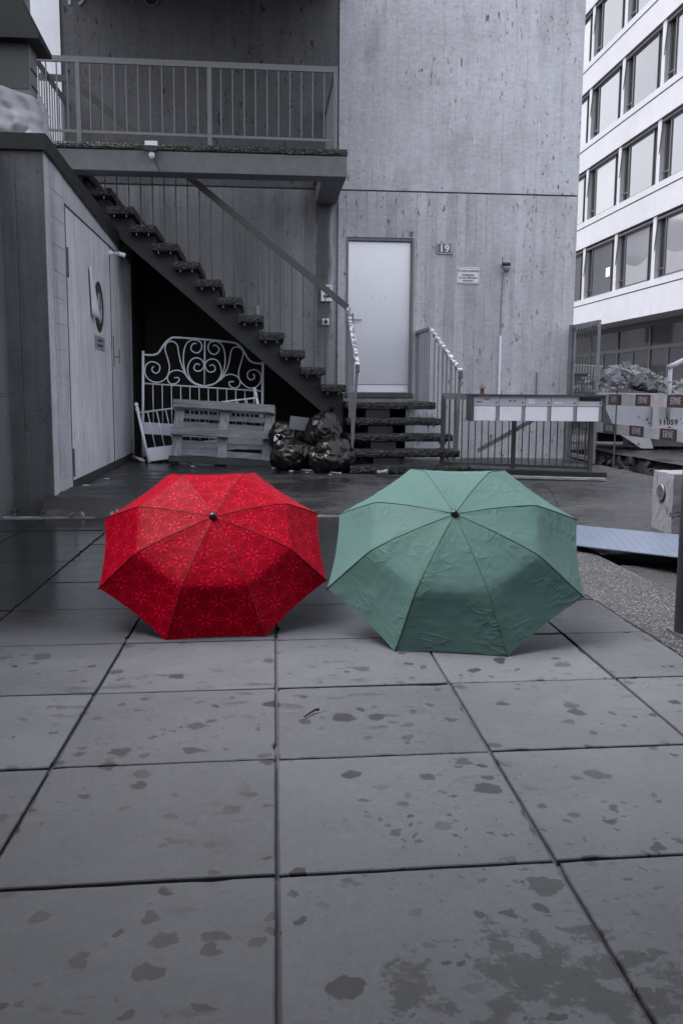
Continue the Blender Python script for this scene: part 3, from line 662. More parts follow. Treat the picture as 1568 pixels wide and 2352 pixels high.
MB().box(-1.27, -1.235, 10.80, 10.875, 3.70, 3.76).build('bracket', M['sign_white'], fl)
MB().lathe([(.0,-.05),(.022,-.042),(.034,-.015),(.034,.01),(.02,.03)], (-1.253,10.78,3.665), (0,0,1), 14).build('sensor', M['sign_white'], fl, smooth=True)
MB().tube([(-1.25,10.866,3.69),(-1.22,10.866,3.6),(-1.17,10.866,3.50)], .004, 5).build('wire', M['black'], fl)

# ------------------------------------------------------------------ upper flight
uf = thing('upper_stair', (-.3, 11.5, G), 'open concrete stair flight climbing left along the wall under the gallery', 'staircase')
RU, RZ = .2525, .2055
for k in range(13):
    u1 = 1.006 - RU*k; zt = 1.116 + RZ*k
    m_ = MB().rough_box(u1-.312, u1, 11.15, 12.40, zt-.095, zt, .035, .0035)
    t = m_.build('tread', M['agg'], uf)
    b = MB()
    for q in (.08, .22):
        b.tube([(u1-.312+q, 11.19, zt-.125), (u1-.312+q, 11.19, zt-.095)], .008, 6)
    b.build('bolt', M['galv'], t)
poly = []
for k in range(14):
    u1 = 1.006 - RU*k; zt = 1.116 + RZ*k - .097
    poly += [(u1-.05, zt), (u1-.05-RU, zt)]
u_end = poly[-1][0]
zs = lambda u: .545 + (.985-u)*.8455
poly += [(u_end, zs(u_end)), (.985, .545), (.985, 1.0)]
poly = [q for q in poly]
MB().prism(poly, lambda a, z, d: V(a, d, z), 11.38, 11.72).build('stringer', M['dark_conc'], uf)
hr = MB().bar((1.035,11.45,2.068), (-2.28,11.45,4.66), .03, .075).build('handrail', M['steel_dk'], uf)
MB().bar((-2.27,11.45,4.655),(-2.62,11.45,4.665), .029, .075).build('rail_end', M['steel_dk'], hr)
for k in range(24):
    u = .90 - .1395*k; zr = 2.068 + (1.035-u)*.7819 - .03
    kk = max(0, min(12, int((1.006-u)/RU))); zt = 1.116 + RZ*kk
    inst('baluster', bal_dk, (u, 11.45, zt-.01), hr, (1,1,zr-zt))
cn = thing('drink_can', (-.10, 11.28, 1.94), 'small metal can left standing on a tread of the upper stair', 'can')
MB().lathe([(.0,0),(.026,0),(.03,.006),(.03,.10),(.026,.112),(.0,.11)], (-.085,11.3,1.941), (0,0,1), 14).build('can_body', M['galv'], cn, smooth=False)

# ------------------------------------------------------------------ lower flight to the door
lf = thing('lower_stair', (1.6, 10.6, G), 'five dark wet pebbled steps rising to the white entrance door', 'staircase')
L1 = [(.945, 2.335, 10.05, .204), (.965, 2.262, 10.33, .367), (.975, 2.232, 10.61, .535), (.985, 2.14, 10.89, .715)]
for a0, a1, v, z in L1:
    t = MB().rough_box(a0, a1, v, v+.33, z-.09, z, .035, .004).build('tread', M['agg'], lf)
    b = MB()
    for q in (a0+.15, a1-.15, a1-.08): b.tube([(q,v+.06,z-.12),(q,v+.06,z-.09)], .009, 6)
    b.build('bolt', M['steel_dk'], t)
MB().rough_box(.99, 2.125, 11.17, VW-.03, .815, .908, .04, .004).build('landing', M['agg'], lf)
poly = [(10.12,.0),(10.12,.11),(10.36,.11),(10.36,.272),(10.64,.272),(10.64,.44),(10.92,.44),(10.92,.62),(11.2,.62),(11.2,.812),(12.44,.812),(12.44,.5),(11.4,.45),(10.6,.0)]
MB().prism(poly, lambda a, z, d: V(d, a, z), 1.25, 1.55).build('stringer', M['stair_shade'], lf)  # shade below the steps put into the stringer's black colour
# left rail
r1 = MB().bar((1.045,11.46,2.06),(1.056,10.36,1.318), .05, .04).build('handrail', M['peel'], lf, label='handrail with flaking white paint')
MB().bar((1.056,10.36,1.33),(1.056,10.345,1.245), .045, .03, (0,1,0)).build('rail_end', M['steel_dk'], r1)
MB().bar((1.052,10.37,1.26),(1.006,10.42,.365), .03, .045, (0,1,0)).build('post', M['steel'], r1)
for k in range(5):
    v = 10.56+.17*k; zr = 2.06-(11.46-v)*.6745-.02; kk = min(4, max(0, int((v-10.05)/.28))); zt = (L1+[(0,0,0,.908)])[kk][3]
    inst('baluster', bal, (1.03, v, zt-.02), r1, (1,1,zr-zt+.02))
# right rail
r2 = MB().bar((2.085,11.46,1.822),(2.222,10.25,1.268), .05, .04).build('handrail', M['peel'], lf, label='handrail with flaking white paint')
MB().bar((2.088,VW-.01,1.835),(2.083,11.47,1.822), .045, .04).build('flat_rail', M['steel'], r2)
MB().bar((2.222,10.25,1.27),(2.224,10.235,1.19), .045, .03, (0,1,0)).build('rail_end', M['steel_dk'], r2)
MB().bar((2.219,10.26,1.26),(2.205,10.30,.36), .03, .045, (0,1,0)).build('post', M['steel'], r2)
MB().bar((2.09,12.46,1.81),(2.1,12.46,.89), .035, .035).build('post', M['steel'], r2)
for k in range(7): inst('baluster', bal, (2.088, 11.52+.13*k, .89), r2, (1,1,.92))
for k in range(6):
    v = 10.43+.165*k; q = (11.46-v)/1.21; zr = 1.822-.554*q-.02; kk = min(4, max(0, int((v-10.05)/.28))); zt = (L1+[(0,0,0,.908)])[kk][3]
    inst('baluster', bal, (2.085+.137*q, v, zt-.03), r2, (1,1,zr-zt+.03))

# ------------------------------------------------------------------ right railing, letterboxes, gate
kb = thing('railing_kerb', (2.9, 9.9, 0), 'low dark concrete kerb carrying the bar railing under the letterboxes', 'kerb')
def rl3(u): return 10.42 - (u-2.05)*.44
b = MB(); b.prism([(2.25,10.45),(3.75,9.80),(3.72,9.55),(2.25,10.2)], lambda a, c, d: V(a, c, d), 0, .175); b.build('kerb_block', M['dark_conc'], kb, bevel=.01)
rr = thing('bar_railing', (2.9, 9.95, G), 'dark bar railing below the white letterboxes', 'railing')
MB().bar((2.05,10.42,.985),(2.45,10.25,.98), .035, .07).build('top_rail', M['steel'], rr)
MB().bar((2.05,10.42,.21),(3.60,rl3(3.60),.205), .012, .03).build('bottom_rail', M['steel_dk'], rr)
for u in (2.065, 2.815, 3.59): MB().box(u-.022, u+.022, rl3(u)-.02, rl3(u)+.02, .12, .99 if u < 2.1 else .95).build('post', M['steel_dk'], rr)
for k in range(21):
    u = 2.13+.0705*k
    if abs(u-2.815) < .03: continue
    inst('baluster', bal_dk, (u, rl3(u), .2), rr, (.8,.8,.76))
MB().bar((2.45,rl3(2.45)+.03,.36),(3.1,rl3(3.1)+.03,.78), .012, .05).build('brace', M['alu_dk'], rr)
lb = thing('letterboxes', (2.9, 9.6, .73), 'row of five white letterboxes in a dark metal housing on the railing', 'letterboxes')
an = math.radians(-5.0); LBO = V(2.19, 9.52, 0); ca, sa = math.cos(an), math.sin(an)
RM = Matrix(((ca,-sa,0),(sa,ca,0),(0,0,1)))
def lbb(x0,x1,y0,y1,z0,z1): return MB().box(2.19+x0,2.19+x1,9.52+y0,9.52+y1,z0,z1).rot(RM, LBO)
W5 = 1.405
lbb(-.005,.02,-.025,.38,.725,1.0).build('side_panel', M['steel_dk'], lb); lbb(W5-.01,W5+.015,-.025,.38,.725,1.0).build('side_panel', M['steel_dk'], lb)
lbb(-.012,W5+.022,-.035,.385,1.0005,1.012).build('roof_sheet', M['steel_dk'], lb); lbb(.021,W5-.011,.05,.375,.73,.999).build('carcass', M['alu_dk'], lb)
uw = (W5-.032)/5
for k in range(5):
    x0 = .022+uw*k
    un = lbb(x0+.002, x0+uw-.002, .006, .049, .889, .998).build('flap', M['alu'], lb, bevel=.003)
    lbb(x0+.004, x0+uw*.86, .004, .049, .732, .884).build('parcel_door', M['white'], lb, bevel=.003)
    lbb(x0+uw*.865, x0+uw-.003, .012, .049, .732, .884).build('door_post', M['alu_dk'], lb)
    b = MB().lathe([(.0,.0),(.009,.0),(.009,.006),(.0,.008)], (2.19+x0+uw*.9, 9.525, .925), (0,-1,0), 12).rot(RM, LBO); b.build('lock', M['steel_dk'], un)
    if k == 4: lbb(x0+.02, x0+uw-.02, .002, .0058, .945, .988).build('open_slot', M['black'], un)
    elif k == 3: lbb(x0+.03, x0+.13, .003, .0058, .915, .935).build('name_label', M['sign_white'], un)
    elif k == 2: lbb(x0+.03, x0+.10, .003, .0058, .915, .965).build('name_label', M['sign_white'], un)
    elif k == 1:
        for q in (.105, .15): lbb(x0+q, x0+q+.02, .003, .0058, .935, .948).build('sticker', M['ink'], un)
    else:
        lbb(x0+.03, x0+.09, .003, .0058, .925, .935).build('name_label', M['ink'], un); lbb(x0+.11, x0+.17, .001, .0058, .955, .965).build('grip', M['galv'], un)
    if k != 4: lbb(x0+.012, x0+uw-.012, .0045, .0058, .974, .977).build('slot_line', M['alu_dk'], un)
ln = thing('lantern', (2.34, 9.66, 1.012), 'small dark red grave lantern standing on the letterboxes', 'lantern')
MB().lathe([(.026,0),(.026,.008),(.021,.012),(.022,.055),(.0,.056)], (2.335,9.66,1.0135), (0,0,1), 10).build('body', M['lamp_red'], ln)
MB().lathe([(.036,.056),(.03,.066),(.012,.082),(.007,.088),(.0,.09)], (2.335,9.66,1.0135), (0,0,1), 10).build('cap', M['lamp_red'], ln)
MB().tube([(2.335+.012*math.cos(k*.7), 9.66, 1.0135+.1+.012*math.sin(k*.7)) for k in range(10)], .0018, 5).build('ring', M['rust'], ln)
pk = thing('timber_plank', (3.1, 9.3, G), 'weathered grey timber plank lying on the asphalt before the kerb', 'plank')
MB().rough_box(2.35, 3.58, 9.27, 9.37, G+.006, G+.034, .06, .002).rot(Matrix.Rotation(math.radians(-17), 3, 'Z'), (3.1,9.3,0)).build('board', M['wood'], pk)

gt = thing('steel_gate', (4.22, 12.3, G), 'open galvanised bar gate hung beside the right corner of the tower', 'gate')
MB().box(4.17, 4.235, 12.28, 12.34, .05, 1.96).build('post', M['galv'], gt); MB().box(4.245, 4.285, 12.38, 12.44, .05, 1.95).build('post', M['steel'], gt)
gf = MB().bar((4.225,12.27,1.925),(4.235,11.39,1.925), .04, .055).build('gate_rail', M['galv'], gt); MB().bar((4.225,12.27,.18),(4.235,11.39,.18), .04, .055).build('gate_rail', M['galv'], gt)
MB().box(4.22,4.25,11.345,11.385,.13,1.953).build('gate_stile', M['galv'], gt); MB().box(4.215,4.24,12.235,12.255,.21,1.895).build('gate_stile', M['galv'], gt)
MB().bar((4.23,12.2,1.03),(4.235,11.40,1.03), .02, .03).build('gate_rail', M['steel_dk'], gt)
balg = MB().box(-.006,.006,-.004,.004,0,1).mesh('gate_bar', M['steel_dk'])
for k in range(7): inst('gate_bar', balg, (4.227, 12.12-.107*k, .2), gf, (1,1,1.7))

# ------------------------------------------------------------------ shed on the left
sh = thing('concrete_shed', (-2.4, 9, 0), 'low concrete outbuilding with weathered metal double door at left', 'outbuilding')
LU = -1.76
b = MB()
for v0, v1, z0, z1 in ((7.75,8.47,-.1,2.95),(8.47,12.46,2.67,2.95)):
    b.box(LU-.25, LU, v0, v1, z0, z1)
b.box(LU-.25, LU, 12.46, VW-.02, -.1, 2.95).build('side_wall', M['shed_side'], sh)
MB().box(-2.12, LU-.252, 7.752, 7.95, -.1, 2.95).box(-2.102, LU-.003, 7.735, 7.7515, .10, 2.94).build('front_wall', M['shed_front'], sh)
MB().box(-2.45, -2.10, -1.0, 7.734, -.1, 2.93).build('passage_wall', M['shed_front'], sh)
MB().prism([(7.70,2.925),(12.49,2.68),(12.49,2.86),(7.70,3.05)], lambda a, z, d: V(d, a, z), -4.2, LU+.035).build('coping', M['coping'], sh)
MB().box(-2.11, LU-.02, 7.715, 7.734, -.05, .098).build('plinth', M['shed_front'], sh)
# rows of blocks as the jamb masonry at the corner
b = MB()
for k in range(13):
    z = .05+.22*k
    b.box(LU+.0002, LU+.0045, 7.95+.02*(k % 2), 8.42, z, z+.213)
b.build('jamb_blocks', M['shed_side'], sh)
for nm, v0, v1 in (('door_leaf', 8.56, 10.89), ('door_leaf', 10.925, 12.44)):
    d = MB().box(LU-.05, LU-.012, v0, v1, .19, 2.655).build(nm, M['shed_door'], sh)
    if v0 < 9:
        for z in (2.15, .35):
            MB().tube([(LU+.002,8.505,z-.12),(LU+.002,8.505,z+.14)], .018, 8).build('hinge', M['rust'], d)
        MB().tube([(LU-.012,9.1,.25),(LU-.012,9.1,2.5)], .002, 4).build('panel_fold', M['steel'], d)
    else:
        MB().tube([(LU-.012,11.02,1.415),(LU+.05,11.02,1.415)], .008, 8).bar((LU+.055,11.02,1.33),(LU+.055,11.02,1.50), .012, .018).build('handle', M['galv'], d)
        MB().box(LU-.012,LU-.008,11.0,11.06,1.3,1.66).build('lock_plate', M['galv'], d)
        MB().box(LU-.0118,LU-.0075,11.5,12.0,1.55,2.25).build('vent_panel', M['shed_door'], d)
MB().box(LU-.10, LU-.052, 8.47, 12.46, -.05, 2.67).build('door_recess', M['rubber'], sh)
MB().box(LU-.05, LU-.004, 8.475, 12.46, -.05, .185).build('door_threshold', M['dark_conc'], sh)
MB().box(LU-.052, LU+.003, 8.472, 8.50, .12, 2.668).build('door_frame', M['rust'], sh); MB().box(LU-.06, LU-.0105, 8.50, 8.559, .12, 2.668).build('door_gap', M['rubber'], sh); MB().box(LU-.04, LU-.009, 10.891, 10.924, .12, 2.66).build('door_gap', M['rubber'], sh)
rsn = thing('round_prohibition_sign', (LU, 10.13, 1.91), 'round dark-ringed prohibition sign with a figure on the shed door', 'sign')
MB().lathe([(.0,0),(.27,0),(.27,.004),(.0,.004)], (LU-.011,10.13,1.912), (1,0,0), 40).build('ring', M['sign_ring'], rsn)
MB().lathe([(.0,0),(.185,0),(.185,.002),(.0,.002)], (LU-.0066,10.13,1.912), (1,0,0), 40).build('disc', M['steel_dk'], rsn)
fig = [(10.10,2.02),(10.14,2.03),(10.17,1.98),(10.20,1.90),(10.17,1.80),(10.16,1.76),(10.10,1.76),(10.09,1.84),(10.06,1.90),(10.07,1.98)]
MB().prism(fig, lambda a, z, d: V(d, a, z), LU-.0044, LU-.0025).build('figure', M['sign_mid'], rsn)
MB().tube([(LU-.003, 10.13+.10*math.cos(q*.628), 1.90+.16*math.sin(q*.628)) for q in range(11)], .006, 4).build('figure_outline', M['alu_dk'], rsn)
pq = thing('metal_plaque', (LU, 10.1, 1.53), 'small worn metal plaque below the round sign on the shed door', 'plaque')
MB().box(LU-.0115, LU-.005, 9.82, 10.40, 1.455, 1.60).build('plate', M['alu_dk'], pq)
b = MB()
for z in (1.555, 1.50):
    for q in range(6): b.box(LU-.0048, LU-.003, 9.97+.05*q, 10.008+.05*q, z-.014, z+.014)
b.build('worn_lettering', M['steel_dk'], pq)
# torn poster curling off the door
po = thing('torn_poster', (LU, 9.7, 2.0), 'torn white poster peeling off the shed door over the round sign', 'poster')
b = MB(); nn = 9
for i in range(nn):
    t = i/(nn-1); z = 2.27-.48*t
    for j in range(4):
        s_ = j/3; b.v.append(V(LU-.004+.008+.03*(s_**2)*(1-t)*t*3 + .06*t**3*s_, 9.56+.08*t+(.12+.08*t**3)*s_, z-.04*s_*t))
for i in range(nn-1):
    for j in range(3): b.f.append((i*4+j, i*4+j+1, (i+1)*4+j+1, (i+1)*4+j))
o = b.build('sheet', M['paper'], po, smooth=True); md = o.modifiers.new('s', 'SOLIDIFY'); md.thickness = .002
sl = thing('spot_arm', (LU, 10.85, 2.58), 'small white swivel spotlight above the seam of the shed door', 'lamp')
MB().lathe([(.035,0),(.035,.015),(.02,.03),(.016,.06)], (LU-.012,10.86,2.585), (1,0,0), 14).build('base', M['sign_white'], sl, smooth=True)
MB().tube([(LU+.045,10.86,2.585),(LU+.10,10.85,2.578)], .018, 10).tube([(LU+.095,10.84,2.582),(LU+.175,10.83,2.555)], .024, 10).build('lamp_head', M['sign_white'], sl, smooth=True)

# rooftop box, hood and tarpaulin on the shed
hd = thing('rooftop_vent_box', (-2.25, 8.4, 3.0), 'clad rooftop vent box with dark hood on the shed roof', 'vent box')
MB().box(-3.0, -1.925, 8.1, 8.36, 3.0, 3.86).build('casing', M['steel'], hd)
MB().box(-3.0, -1.93, 8.095, 8.099, 3.50, 3.86).build('face_panel', M['steel_dk'], hd)
b = MB()
for k in range(5): b.box(-1.9245, -1.915, 8.13, 8.33, 3.15+.13*k, 3.16+.13*k)
b.build('louvre', M['steel_dk'], hd)
MB().prism([(-3.2,3.862),(-1.82,3.862),(-1.82,3.90),(-2.05,4.35),(-3.2,4.5)], lambda a, z, d: V(a, d, z), 7.98, 8.46).build('hood', M['coping'], hd)
tp = thing('tarpaulin', (-2.1, 8.0, 3.05), 'pale crumpled tarpaulin draped over the box on the shed roof', 'tarpaulin')
b = MB(); nx, nz = 26, 18
for i in range(nx+1):
    s_ = i/nx; ang = s_*1.0
    for j in range(nz+1):
        t = j/nz
        if s_ < .62: x, y = -2.5+(.60)*s_/.62, 8.06
        else: x, y = -1.90, 8.06+(s_-.62)/.38*.26
        fold = .022*math.sin(s_*46+3*math.sin(t*4+s_*5))*(.3+t) + .07*mn.noise((s_*7, t*5, 2))*t + .02*mn.noise((s_*20, t*14, 5))
        droop = .06*math.sin(s_*7)
        z = 3.50 - .02 + droop*(1-t)*.8 - t*(.46)
        nrm = V(0,-1,0) if s_ < .62 else V(1,0,0)
        b.v.append(V(x, y, z) + nrm*(.012+.10*t+fold) )
for i in range(nx):
    for j in range(nz): b.f.append((i*(nz+1)+j, (i+1)*(nz+1)+j, (i+1)*(nz+1)+j+1, i*(nz+1)+j+1))
o = b.build('sheet', M['cloth'], tp, smooth=True); md = o.modifiers.new('s', 'SOLIDIFY'); md.thickness = .003
# passage roof over the camera, column at the right
pr = thing('passage_roof', (0, 0, 3.0), 'concrete passage roof above the dry foreground paving', 'roof')
MB().box(-6, 7, -9, 2.5, 3.5, 3.7).build('roof_slab', M['beam'], pr); MB().box(-6, 7, -9.3, -9, 0, 3.7).build('rear_wall', M['beam'], pr)
po2 = thing('steel_column', (1.84, 3.66, 0), 'dark steel column cut by the right picture edge', 'column')
MB().tube([(1.83,3.65,.0),(1.83,3.65,3.6)], .075, 24).build('shaft', M['steel'], po2, smooth=True)
MB().box(1.75,1.91,3.57,3.73,.002,.014).build('base_plate', M['steel_dk'], po2)
nb = thing('left_sky_blocker', (-9, 0, 0), 'unseen concrete block added on the left to cut off sky light', 'building')  # out-of-view mass, added to cut off sky light from the left
MB().box(-16, -4.6, -9, 8, 0, 6.5).build('wall', M['beam'], nb)
# concrete block with round vent
bk = thing('concrete_block', (3.2, 6.25, .05), 'pale concrete block with round vent grille at the right edge', 'concrete block')
MB().rough_box(2.855, 3.75, 6.10, 6.44, .0, .475, .05, .003).build('block_body', M['block'], bk)
MB().lathe([(.0,0),(.05,0),(.05,.004),(.0,.004)], (2.853,6.27,.325), (-1,0,0), 28).build('vent_recess', M['black'], bk)
MB().tube([(2.845,6.27+.055*math.cos(q*math.pi/14),.325+.055*math.sin(q*math.pi/14)) for q in range(29)], .008, 8, False).build('vent_rim', M['galv'], bk, smooth=True)
for k in range(8):
    dz = -.042+.012*k; hw = math.sqrt(max(.0, .049**2-dz*dz))
    MB().box(2.838,2.846,6.27-hw,6.27+hw,.325+dz-.003,.325+dz+.002).build('vent_slat', M['galv'], bk)

# ------------------------------------------------------------------ junk under the stairs
HB = {'top': [(-1.535,1.48),(-1.435,1.477),(-1.365,1.502),(-1.314,1.572),(-1.262,1.642),(-1.202,1.689),(-1.131,1.704),(-0.761,1.682),(-0.428,1.652),(-0.337,1.623),(-0.267,1.544),(-0.217,1.454),(-0.156,1.398),(-0.034,1.381)],
'l1': [(-0.872,1.627),(-0.902,1.633),(-0.932,1.606),(-0.943,1.556),(-0.904,1.517),(-0.853,1.513),(-0.812,1.558),(-0.806,1.618),(-0.841,1.663),(-0.911,1.677),(-0.982,1.646),(-1.023,1.575),(-1.041,1.465),(-1.037,1.345),(-1.008,1.224),(-0.959,1.154),(-0.879,1.104),(-0.778,1.085)],
'r1': [(-0.661,1.604),(-0.626,1.61),(-0.59,1.58),(-0.585,1.54),(-0.632,1.496),(-0.682,1.505),(-0.716,1.545),(-0.721,1.599),(-0.695,1.645),(-0.64,1.662),(-0.57,1.641),(-0.52,1.561),(-0.505,1.431),(-0.516,1.33),(-0.554,1.208),(-0.615,1.137),(-0.687,1.1),(-0.778,1.085)],
'l2': [(-0.831,1.357),(-0.875,1.371),(-0.906,1.336),(-0.897,1.29),(-0.846,1.276),(-0.8,1.303),(-0.779,1.357),(-0.804,1.417),(-0.864,1.447),(-0.935,1.426),(-0.98,1.355),(-0.988,1.265),(-0.959,1.185),(-0.899,1.125),(-0.778,1.085)],
'r2': [(-0.71,1.348),(-0.664,1.359),(-0.634,1.319),(-0.65,1.278),(-0.705,1.267),(-0.745,1.297),(-0.765,1.358),(-0.734,1.412),(-0.673,1.435),(-0.602,1.409),(-0.563,1.329),(-0.557,1.249),(-0.595,1.167),(-0.656,1.116),(-0.778,1.085)],
'l3': [(-0.969,1.174),(-1.028,1.254),(-1.076,1.385),(-1.104,1.525),(-1.113,1.594),(-1.152,1.644),(-1.212,1.651),(-1.257,1.623),(-1.274,1.553),(-1.246,1.443),(-1.222,1.343),(-1.24,1.232),(-1.291,1.162),(-1.382,1.127),(-1.482,1.16),(-1.534,1.24),(-1.528,1.33),(-1.477,1.385),(-1.407,1.385),(-1.348,1.342),(-1.355,1.272),(-1.4,1.245),(-1.439,1.271),(-1.443,1.311),(-1.418,1.331)],
'r3': [(-0.595,1.147),(-0.513,1.249),(-0.461,1.371),(-0.433,1.512),(-0.409,1.572),(-0.358,1.593),(-0.297,1.57),(-0.271,1.514),(-0.288,1.433),(-0.319,1.332),(-0.334,1.23),(-0.3,1.14),(-0.209,1.069),(-0.107,1.08),(-0.049,1.152),(-0.045,1.233),(-0.095,1.293),(-0.167,1.299),(-0.214,1.262),(-0.214,1.201),(-0.178,1.171),(-0.131,1.192),(-0.13,1.232),(-0.151,1.242)],
'l4': [(-0.989,1.184),(-1.038,1.254),(-1.118,1.284),(-1.199,1.267),(-1.246,1.212),(-1.241,1.142),(-1.192,1.108),(-1.131,1.123),(-1.1,1.163),(-1.12,1.193),(-1.164,1.187)],
'r4': [(-0.575,1.158),(-0.513,1.219),(-0.432,1.24),(-0.351,1.21),(-0.314,1.15),(-0.331,1.089),(-0.382,1.062),(-0.433,1.078),(-0.459,1.118),(-0.443,1.144),(-0.396,1.143)]}
def crom(pts, n=5):
    P = [Vector(p) for p in pts]; out = []
    for i in range(len(P)-1):
        a = P[max(i-1,0)]; b_ = P[i]; c = P[i+1]; d = P[min(i+2,len(P)-1)]
        for k in range(n):
            t = k/n; out.append(.5*((2*b_)+(-a+c)*t+(2*a-5*b_+4*c-d)*t*t+(-a+3*b_-3*c+d)*t**3))
    return out + [P[-1]]
hb = thing('bed_headboard', (-.8, 12.0, G), 'white scrolled metal bed headboard leaning under the stair', 'headboard')
YH = 12.0
def hp(q): return V(q[0], YH, q[1])
MB().tube([hp((-1.587,.11)), hp((-1.553,1.53))], .017, 12).build('post', M['white'], hb, smooth=True)
MB().tube([hp((-.037,.10)), hp((-.018,1.43))], .017, 12).build('post', M['white'], hb, smooth=True)
MB().lathe([(.012,0),(.024,.01),(.02,.03),(.027,.045),(.02,.075),(.006,.095),(.0,.1)], hp((-.018,1.43)), (0,0,1), 14).build('finial', M['white'], hb, smooth=True)
MB().tube([V(p.x, YH, p.y) for p in crom([Vector((a, z)) for a, z in HB['top']])], .0135, 10).build('top_rail', M['white'], hb, smooth=True)
MB().tube([hp((-1.553,1.115)), hp((-.035,1.026))], .011, 8).build('middle_rail', M['white'], hb, smooth=True)
MB().tube([hp((-.763,1.678)), hp((-.778,1.089))], .0105, 8).build('centre_bar', M['white'], hb, smooth=True)
for k, L in HB.items():
    if k == 'top': continue
    cr = crom([Vector(q) for q in L])
    MB().tube([V(p.x, YH-.004, p.y) for p in cr], .0085, 8).build('scroll', M['white'], hb, smooth=True)
for k in range(12):
    a = -1.44+.1185*k; zt = 1.115-(a+1.553)*.0586; zb = .61-(a+1.553)*.0645
    MB().tube([hp((a,zb)), hp((a+.002,zt))], .0065, 6).build('bar', M['white'], hb, smooth=True)
MB().prism([(-1.56,.615),(-.04,.52),(-.04,.365),(-1.56,.462)], lambda a, z, d: V(a, d, z), YH-.008, YH+.008).build('lower_panel', M['white'], hb)
fb = thing('bed_footboard', (-.8, 11.6, G), 'low white metal bed footboard tilted behind the pallet', 'footboard')
YF = 11.62
def fp(a, z): return V(a, YF-.12*(.9-z), z)
for (a0, z0), (a1, z1) in (((-1.446,.12),(-1.59,.79)), ((.03,.33),(-.108,.985))):
    p0, p1 = fp(a0, z0), fp(a1, z1)
    MB().tube([p0, p1], .018, 12).build('post', M['white'], fb, smooth=True)
    MB().lathe([(.018,-.03),(.026,-.024),(.026,-.012),(.018,-.006),(.024,.004),(.022,.02),(.012,.035),(.026,.05),(.026,.066),(.01,.085),(.0,.088)], p1, p1-p0, 14).build('finial', M['white'], fb, smooth=True)
MB().tube([fp(-1.575,.745), fp(-.118,.94)], .011, 8).build('top_rail', M['white'], fb, smooth=True)
for k in range(12):
    t = (k+1)/13; MB().tube([fp(-1.575+1.457*t, .745+.195*t), fp(-1.48+1.46*t, .29+.2*t)], .0065, 6).build('bar', M['white'], fb, smooth=True)
MB().prism([(-1.487,.30),(-.03,.49),(.0,.35),(-1.45,.135)], lambda a, z, d: fp(a, z)+V(0,d,0), -.007, .007).build('lower_panel', M['white'], fb)
lg = thing('loose_bed_leg', (-1.6, 11.8, G), 'short white tube lying at the foot of the headboard by the shed door', 'tube')
MB().tube([(-1.70,11.95,G+.05),(-1.52,11.62,G+.022)], .02, 12).build('tube', M['white'], lg, smooth=True)

# pallet on its long edge, underside to the camera
pl = thing('wooden_pallet', (-.53, 11.2, G), 'weathered wooden pallet standing on edge in front of the headboard', 'pallet')
lean = Matrix.Rotation(math.radians(-19), 3, 'X'); tilt = Matrix.Rotation(math.radians(3.2), 3, 'Y'); yaw = Matrix.Rotation(math.radians(-3), 3, 'Z')
PO = V(-.53, 11.16, .125); PM = yaw @ lean @ tilt
def pb(x0,x1,y0,y1,z0,z1,name,mat,j=.002):
    m_ = MB().rough_box(x0,x1,y0,y1,z0,z1,.09,j); m_.v = [PO + PM @ p for p in m_.v]; return m_.build(name, mat, pl)
pb(-.67,.61,0,.03,.70,.82,'runner_board',M['wood'],.006); pb(-.66,.63,0,.03,.35,.465,'runner_board',M['wood'],.006); pb(-.665,.65,-.01,.03,-.01,.10,'runner_board',M['wood_dk'],.008)
for x in (-.585, -.02, .545):
    for z in (.70,.36,.0): pb(x-.07,x+.07,.03,.105,z,z+.10,'block',M['wood_v'],.004)
    pb(x-.068,x+.068,.107,.13,.0,.80,'stringer_board',M['wood_v'],.005)
for z, h_ in ((.0,.10),(.125,.095),(.245,.085),(.475,.10),(.60,.085),(.705,.09)):
    pb(-.62,.62,.132,.154,z,z+h_,'deck_board',M['wood'],.006)
# loose trim board behind, cardboard
lt = thing('loose_board', (-1.3, 11.75, G), 'loose grey board on the ground behind the footboard', 'board')
MB().rough_box(-1.55,-1.0,11.75,11.78,.2,.32,.1,.003).rot(Matrix.Rotation(math.radians(-5),3,'Y'),(-1.3,11.75,.2)).build('board', M['wood'], lt)

